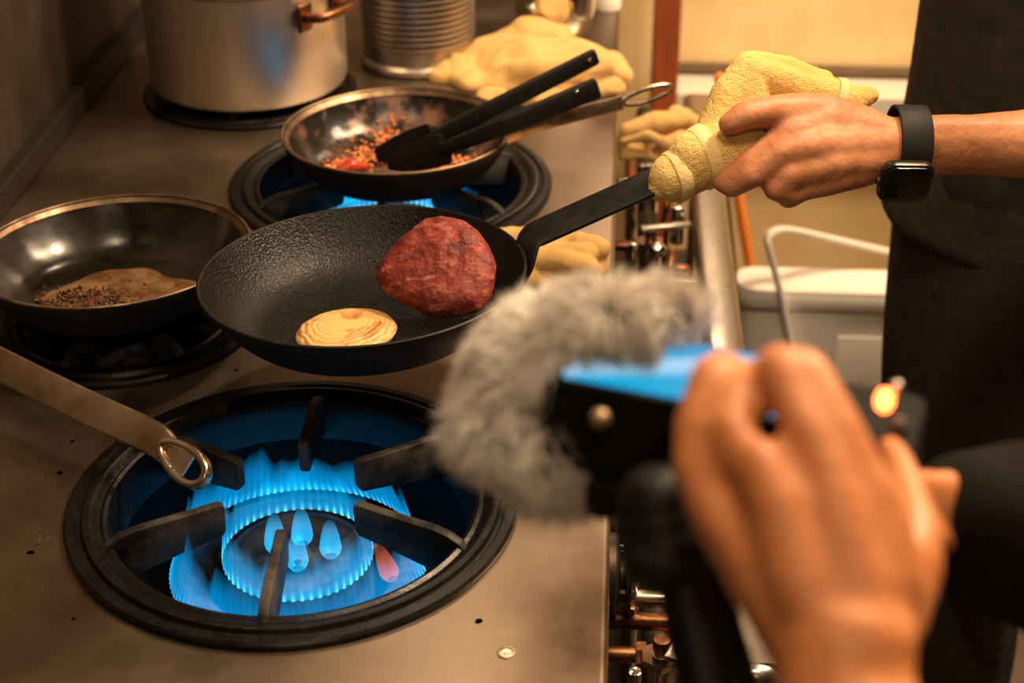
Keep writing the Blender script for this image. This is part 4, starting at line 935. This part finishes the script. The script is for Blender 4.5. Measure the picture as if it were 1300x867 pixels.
# ------------------------------------------------------------------ the towel round the handle
tw = thing('towel', 'yellow terry towel with pale hems wrapped around the held pan handle', 'towel', P(870,200,1.39))
terry = lambda c: .0007*noise.noise(c*420)+.0005*noise.noise(c*160)+.0016*noise.noise(c*38)
T = lambda x, y, d: P(x, y, d)
bm = NB()
chain(bm, [(T(838,240,1.386), .0120), (T(850,232,1.386), .0165)])
chain(bm, [(T(852,227,1.386), .0205), (T(885,208,1.388), .0235)], 3, .25)
chain(bm, [(T(884,203,1.388), .0265), (T(925,185,1.392), .0270), (T(968,178,1.398), .0230), (T(1010,165,1.405), .017)], 3, .25)
organic('wrapped_roll', bm, TOWEL, tw, .0017, 4, terry)
bm = NB()      # the flap standing up above the hand, thick folded terry
def flap(pa, pb, ra, rb, n=14):
    A, B = Vector(pa), Vector(pb)
    for k in range(n+1): stamp(bm, A.lerp(B, k/n), tuple(ra[i]+(rb[i]-ra[i])*k/n for i in range(3)), None, 3)
chain(bm, [(T(903,172,1.392), .016), (T(925,120,1.398), .0155), (T(948,84,1.402), .0125)], 3, .3)
chain(bm, [(T(950,170,1.402), .018), (T(952,120,1.404), .018), (T(958,90,1.405), .0150)], 3, .3)
chain(bm, [(T(950,90,1.404), .0150), (T(1000,107,1.408), .0175), (T(1050,122,1.412), .0160), (T(1080,128,1.414), .014), (T(1103,122,1.414), .0085)], 3, .3)
chain(bm, [(T(985,150,1.408), .018), (T(1030,145,1.412), .016)], 3, .3)
chain(bm, [(T(956,76,1.404), .0085), (T(1000,86,1.408), .0100), (T(1045,103,1.412), .0095)], 3, .3)
organic('loose_flap', bm, TOWEL, tw, .0017, 5, terry)
def hem(c, ax, r, wid, sq=1., ry=None, a0=0, a1=2*PI):
    bm = NB(); ax = ax.normalized(); u = (BACK-ax*BACK.dot(ax)).normalized(); v = ax.cross(u); rings = []; n = 72
    full = abs(a1-a0-2*PI) < 1e-3
    for k in range(n if full else n+1):
        a = a0+(a1-a0)*k/n; nn_ = u*math.cos(a)+v*math.sin(a); rr = r*(1+.03*noise.noise((math.cos(a)*3, math.sin(a)*3, r*100)))
        skew = ax*(.004*math.cos(a+1))
        rings.append([bm.verts.new(c+nn_*(rr+b2)+ax*a2+skew) for a2, b2 in rrect(wid,.0030,.0013,2)])
    N_ = len(rings)
    for i in range(N_ if full else N_-1):
        A, B = rings[i], rings[(i+1) % N_]
        for k in range(len(A)): bm.faces.new((A[k], A[(k+1) % len(A)], B[(k+1) % len(A)], B[k]))
    return bm
axh = (T(925,185,1.392)-T(850,228,1.386))
link('hem', hem(T(859,223,1.3865), axh, .0212, .0125), HEM, tw)
link('hem', hem(T(893,199,1.389), axh, .0262, .0125), HEM, tw)
link('hem', hem(T(1062,124,1.4125), T(1103,122,1.414)-T(1050,118,1.412), .0158, .008), HEM, tw)

# ------------------------------------------------------------------ foreground camcorder
A0 = P(735,497,.68); z0c = A0.z; E1 = Vector((.957,-.289,0)).normalized(); E2 = Vector((.289,.957,0)).normalized(); E3 = Vector((0,0,1)); MC = Matrix((E1,E2,E3)).transposed()
def CL(a, b2, c): return A0+E1*a+E2*b2+E3*c
cam_ = thing('camcorder', 'black handheld camcorder with glowing blue screen and red recording light', 'camera', CL(.06,.026,-.045))
cbody = link('camera_body', rbox(NB(), CL(.060,.026,-.0225), .158, .052, .042, .008, MC, .004), CAMBODY, cam_)
sbez = link('screen_bezel', rbox(NB(), CL(.040,.026,.0015), .104, .052, .004, .004, MC, .001), CAMBODY, cam_)
def screen_mat():
    M = bpy.data.materials.new('lit_blue_screen'); M.use_nodes = True; nt = M.node_tree; N = nt.nodes; L = nt.links; b = N['Principled BSDF']
    b.inputs['Base Color'].default_value = (.01,.01,.012,1); b.inputs['Roughness'].default_value = .15
    tc = N.new('ShaderNodeTexCoord'); s = N.new('ShaderNodeSeparateXYZ'); L.new(tc.outputs['Generated'], s.inputs[0])
    mp = N.new('ShaderNodeMapping'); mp.inputs['Rotation'].default_value = (0,0,-.10); L.new(tc.outputs['Generated'], mp.inputs[0]); s2 = N.new('ShaderNodeSeparateXYZ'); L.new(mp.outputs[0], s2.inputs[0])
    r = N.new('ShaderNodeValToRGB'); cr = r.color_ramp; cr.elements[0].position = 0; cr.elements[0].color = (.0,.34,.62,1); cr.elements[1].position = 1; cr.elements[1].color = (0,.10,.40,1)
    for p_, c_ in ((.36,(.005,.38,.66,1)),(.44,(.35,.62,.85,1)),(.55,(.40,.62,.85,1)),(.62,(.0,.34,.65,1)),(.85,(.0,.22,.56,1))):
        e = cr.elements.new(p_); e.color = c_
    L.new(s2.outputs[1], r.inputs[0]); L.new(r.outputs[0], b.inputs['Emission Color']); b.inputs['Emission Strength'].default_value = 1.0
    return M
link('screen', rbox(NB(), CL(.040,.026,.0040), .098, .046, .0012, .002, MC, .0004), screen_mat(), sbez)
LAMP = mat('red_recording_lamp', (.8,.1,.02), .3, 0, emit=(1.,.13,.025), estr=14.)
rl = P(1123,508,.650); bm = NB(); stamp(bm, rl, (.0036,.0036,.0052)); link('recording_lamp', bm, LAMP, cbody)
bm = NB(); stamp(bm, P(1138,492,.652), .0030); link('button', bm, STEEL, cam_)
bm = NB(); stamp(bm, P(1141,545,.650), (.004,.004,.006)); link('button', bm, mat('grey_rubber', (.06,.05,.04), .5), cam_)
bm = NB(); stamp(bm, P(762,531,.655), (.0042,.0042,.0042)); link('button', bm, mat('brass_button', (.40,.28,.15), .35, .6), cam_)
bm = NB(); cyl(bm, CL(-.019,.026,-.022), CL(-.035,.026,-.022), .018, 40, .002); lb_ = link('lens_barrel', bm, CAMBODY, cam_)
bm = NB(); cyl(bm, CL(-.034,.026,-.022), CL(-.0365,.026,-.022), .013, 32, .0005); link('lens_glass', bm, GLASS, lb_)
# grip / small tripod under the camcorder
gp = thing('camera_grip', 'black ball head grip and folded tripod hanging below the camcorder', 'grip', P(900,860,.66))
bm = NB(); box(bm, CL(.035,.016,-.052), (.062,.040,.020), MC, bev=.004); link('mounting_plate', bm, PLASTIC, gp)
bm = NB(); chain(bm, [(P(835,640,.665), .018), (P(845,690,.665), .020)]); link('neck', bm, PLASTIC, gp)
bm = NB(); stamp(bm, P(842,706,.662), (.0175,.0165,.0165), None, 3); link('ball_joint', bm, RUBBER, gp)
bm = NB(); cyl(bm, P(822,710,.660), P(802,708,.660), .0075, 20, .002); link('clamp_knob', bm, PLASTIC, gp)
for k, (xa, xb) in enumerate(((868,900),(895,935),(880,915))):
    bm = NB(); chain(bm, [(P(xa,745,.662+.012*k), .011), (P(xb,900,.650+.010*k), .0125), (P(xb+20,990,.640+.010*k), .0115)]); link('leg', bm, PLASTIC, gp)

# furry microphone windscreen
ws_ = thing('furry_windscreen', 'fluffy grey fur microphone windscreen in front of the camcorder, out of focus', 'windscreen', P(700,520,.74))
cores = [(P(692,500,.735), .0315), (P(722,450,.722), .0250), (P(780,408,.694), .0105), (P(862,396,.700), .0085), (P(665,530,.730), .0245), (P(700,565,.728), .0225)]
bm = NB(); chain(bm, cores[:4], 3); stamp(bm, cores[4][0], cores[4][1], None, 3); stamp(bm, cores[5][0], cores[5][1], None, 3)
core = organic('foam_core', bm, FOAM, ws_, .003, 6)
random.seed(21); me = core.data; polys = me.polygons; bmf = NB()
cent = P(715,490,.74)
idx = [random.randrange(len(polys)) for _ in range(17000)]
for i in idx:
    p_ = polys[i]; c = p_.center.copy(); nrm_ = p_.normal.copy()
    cl_ = Vector((noise.noise(c*42+Vector((9,0,0))), noise.noise(c*42+Vector((0,7,0))), noise.noise(c*42+Vector((0,0,5)))))
    d = (nrm_*1.0+cl_*1.05+Vector((0,0,-.12))+Vector((random.gauss(0,.13), random.gauss(0,.13), random.gauss(0,.13)))).normalized()
    L_ = random.uniform(.010,.0185)*(1+.35*noise.noise(c*40)); w = .00042
    s = d.cross(BACK).normalized() if abs(d.dot(BACK)) < .98 else RIGHT; u = s.cross(d)
    mid = c+d*L_*.55+Vector((0,0,-.0006)); tip = c+d*L_+Vector((0,0,-.0022))+cl_*.003
    vA = [bmf.verts.new(c+s*(w*math.cos(a))+u*(w*math.sin(a))) for a in (0, 2.09, 4.19)]; vB = [bmf.verts.new(mid+s*(w*.85*math.cos(a))+u*(w*.85*math.sin(a))) for a in (0, 2.09, 4.19)]; vt = bmf.verts.new(tip)
    for k in range(3):
        bmf.faces.new((vA[k], vA[(k+1)%3], vB[(k+1)%3], vB[k])); bmf.faces.new((vB[k], vB[(k+1)%3], vt))
fo = link('fur', bmf, FUR, ws_); fo['kind'] = 'stuff'

# ------------------------------------------------------------------ the camera operator
op = thing('person', 'camera operator in dark sleeves gripping the camcorder, only hands and sleeve showing', 'person', (.50,.36,0))
OC = Vector((.52,.34,0))
bm = NB(); yo = math.radians(120)
torso_stamps(bm, OC, .165, .10, .90, 1.38, yo)
chain(bm, [(OC+Vector((0,0,1.38)), .058), (OC+Vector((0,0,1.50)), .050)]); head_stamps(bm, OC+Vector((-.012,.02,1.60)), yo)
fw = Vector((math.cos(yo), math.sin(yo), 0)); sd_ = Vector((-fw.y, fw.x, 0))
for k in (-1, 1):
    hip = OC+sd_*(k*.088)+Vector((0,0,.88)); kn = OC+sd_*(k*.095)+fw*.02+Vector((0,0,.48)); an = OC+sd_*(k*.10)+Vector((0,0,.09))
    chain(bm, [(hip, .083), (kn, .054), (kn+Vector((0,0,-.14)), .055), (an, .037)]); chain(bm, [(an-fw*.02+Vector((0,0,-.045)), .035), (an+fw*.13+Vector((0,0,-.058)), (.036,.036,.026))])
# near forearm and hand
RW = P(1072,880,.560); RE = Vector((.185,.215,1.105)); RS = OC+sd_*.19+Vector((0,0,1.34))
PXR = lambda n, d: n*d/FPX
chain(bm, [(RS, .054), (RE, .040)]); chain(bm, [(RE, .041), (RE.lerp(RW,.35), .038), (RE.lerp(RW,.85), .026), (RW, (.025,.021,.022)), (P(1075,820,.562), (.026,.019,.022))])
def pc_(lst): chain(bm, [(P(x,y,d), PXR(r,d)) for x, y, d, r in lst], 2, .3)
pc_([(1040,845,.566,58),(985,760,.574,50),(925,670,.584,44),(885,595,.592,36)])
pc_([(1060,835,.562,60),(1020,740,.566,56),(985,640,.572,44),(962,585,.576,34)])
pc_([(1085,830,.562,60),(1085,740,.566,58),(1065,650,.570,46),(1050,590,.574,36)])
pc_([(1095,820,.568,56),(1120,740,.572,54),(1118,670,.574,44),(1105,622,.576,38)])
pc_([(885,590,.592,36),(884,540,.596,32),(905,478,.604,30),(918,466,.616,27),(930,500,.650,22)])
pc_([(945,590,.580,33),(930,545,.586,31),(938,500,.596,29),(945,486,.610,26),(955,515,.645,22)])
pc_([(1050,600,.574,36),(1020,535,.580,33),(992,470,.590,33),(985,462,.606,28),(985,505,.645,22)])
pc_([(1105,625,.576,36),(1068,550,.580,33),(1024,474,.590,33),(1012,465,.606,28),(1010,505,.645,22)])
pc_([(1125,790,.580,52),(1150,720,.592,50),(1160,670,.604,38),(1152,625,.618,26),(1140,588,.632,23),(1130,570,.640,20)])
# far hand, steadying the camcorder from behind
LW = P(1330,680,.760); LE = Vector((.50,.64,1.06)); LS = OC-sd_*.19+Vector((0,0,1.34))
chain(bm, [(LS, .054), (LE, .040)]); chain(bm, [(LE, .041), (LW, .026)]); 
chain(bm, [(LW, (.026,.02,.026)), (P(1275,670,.74), (.026,.018,.030)), (P(1250,655,.73), (.022,.018,.026))])
for (y, e, r_) in ((618,1178,.0088),(640,1180,.0086),(662,1172,.0082),(684,1190,.0074)):
    chain(bm, [(P(1250,y+8,.725), r_+.001), (P(1212,y+2,.712), r_), (P(e,y,.700), r_*.9), (P(e-30,y-6,.690), r_*.8)])
chain(bm, [(P(1268,650,.73), .014), (P(1235,640,.735), .011), (P(1190,640,.730), .009)])
organic('body', bm, SKIN2, op, .0028, 6, lambda c: .0006*noise.noise(c*60))
hair_mesh('hair', OC+Vector((-.012,.02,1.60)), yo, op)
bm = NB()
torso_stamps(bm, OC, .175, .112, .84, 1.37, yo, .008); chain(bm, [(OC-sd_*.13+Vector((0,0,1.35)), .058), (OC+sd_*.13+Vector((0,0,1.35)), .058)])
chain(bm, [(RS, .064), (RE, .052)]); chain(bm, [(RE, .052), (RE.lerp(RW,.25), .050)])
chain(bm, [(LS, .064), (LE, .054)]); chain(bm, [(LE, .054), (LW.lerp(LE,.12), .050), (P(1282,672,.738), .042), (P(1262,664,.732), .034), (P(1232,650,.722), .030)])
organic('black_shirt', bm, mat('black_sleeve_cloth', (.008,.0065,.005), .9, 0, spec=.1, bump=.3, bscale=30, bdist=.006), op, .006, 6, wr)
bm = NB()
for k in (-1, 1):
    hip = OC+sd_*(k*.088)+Vector((0,0,.90)); kn = OC+sd_*(k*.095)+fw*.02+Vector((0,0,.48)); an = OC+sd_*(k*.10)+Vector((0,0,.10))
    chain(bm, [(hip, .100), (kn, .072), (an, .060)])
organic('trousers', bm, APRONCLOTH, op, .007, 5, wr)
for k in (-1, 1):
    an = OC+sd_*(k*.10)+Vector((0,0,.045)); bm = NB(); chain(bm, [(an-fw*.025, (.047,.047,.044)), (an+fw*.13-Vector((0,0,.01)), (.050,.050,.034))], 3); organic('shoe', bm, PLASTIC, op, .005, 4)

# ------------------------------------------------------------------ light
def area(name, loc, target, size, power, col, sy=None):
    l = bpy.data.lights.new(name, 'AREA'); l.energy = power; l.color = col; l.size = size
    if sy: l.shape = 'RECTANGLE'; l.size_y = sy
    o = bpy.data.objects.new(name, l); COL.objects.link(o); o.location = loc
    o.rotation_euler = (Vector(target)-Vector(loc)).to_track_quat('-Z', 'Y').to_euler(); return o
WARM = (1., .73, .46)
area('ceiling_and_fill_light', (.80,1.50,2.52), (.1,1.3,.9), .22, 36, WARM)
area('ceiling_and_fill_light', (1.0,1.9,2.52), (.3,2.2,.6), .30, 14, WARM)  # added fill aimed at the bin and back wall
area('ceiling_and_fill_light', (.10,-.70,2.52), (.1,1.4,.8), .40, 9, WARM)  # fill behind the camera, placed to brighten the bin front
area('ceiling_and_fill_light', (.16,.72,2.52), (.2,1.6,.6), .30, 17, WARM)  # extra light added so some reaches the bin past the chef
area('ceiling_and_fill_light', (1.35,2.1,2.52), (.6,2.6,.6), .40, 42, WARM)
area('wall_lamp_light', (.10,2.52,1.42), (-.1,1.4,.85), .16, 1.6, WARM, .26)
area('added_glint_light', (-.42,1.05,1.885), (-.40,1.1,.8), .07, 1.8, WARM)  # added small light under the unseen hood, for glints in the pans
area('added_glint_light', (-.20,1.95,1.885), (-.2,1.9,.8), .07, 2.2, WARM)  # second added glint light, farther back
w = bpy.data.worlds.new('World'); SC.world = w; w.use_nodes = True
w.node_tree.nodes['Background'].inputs[0].default_value = (1., .66, .38, 1); w.node_tree.nodes['Background'].inputs[1].default_value = .3
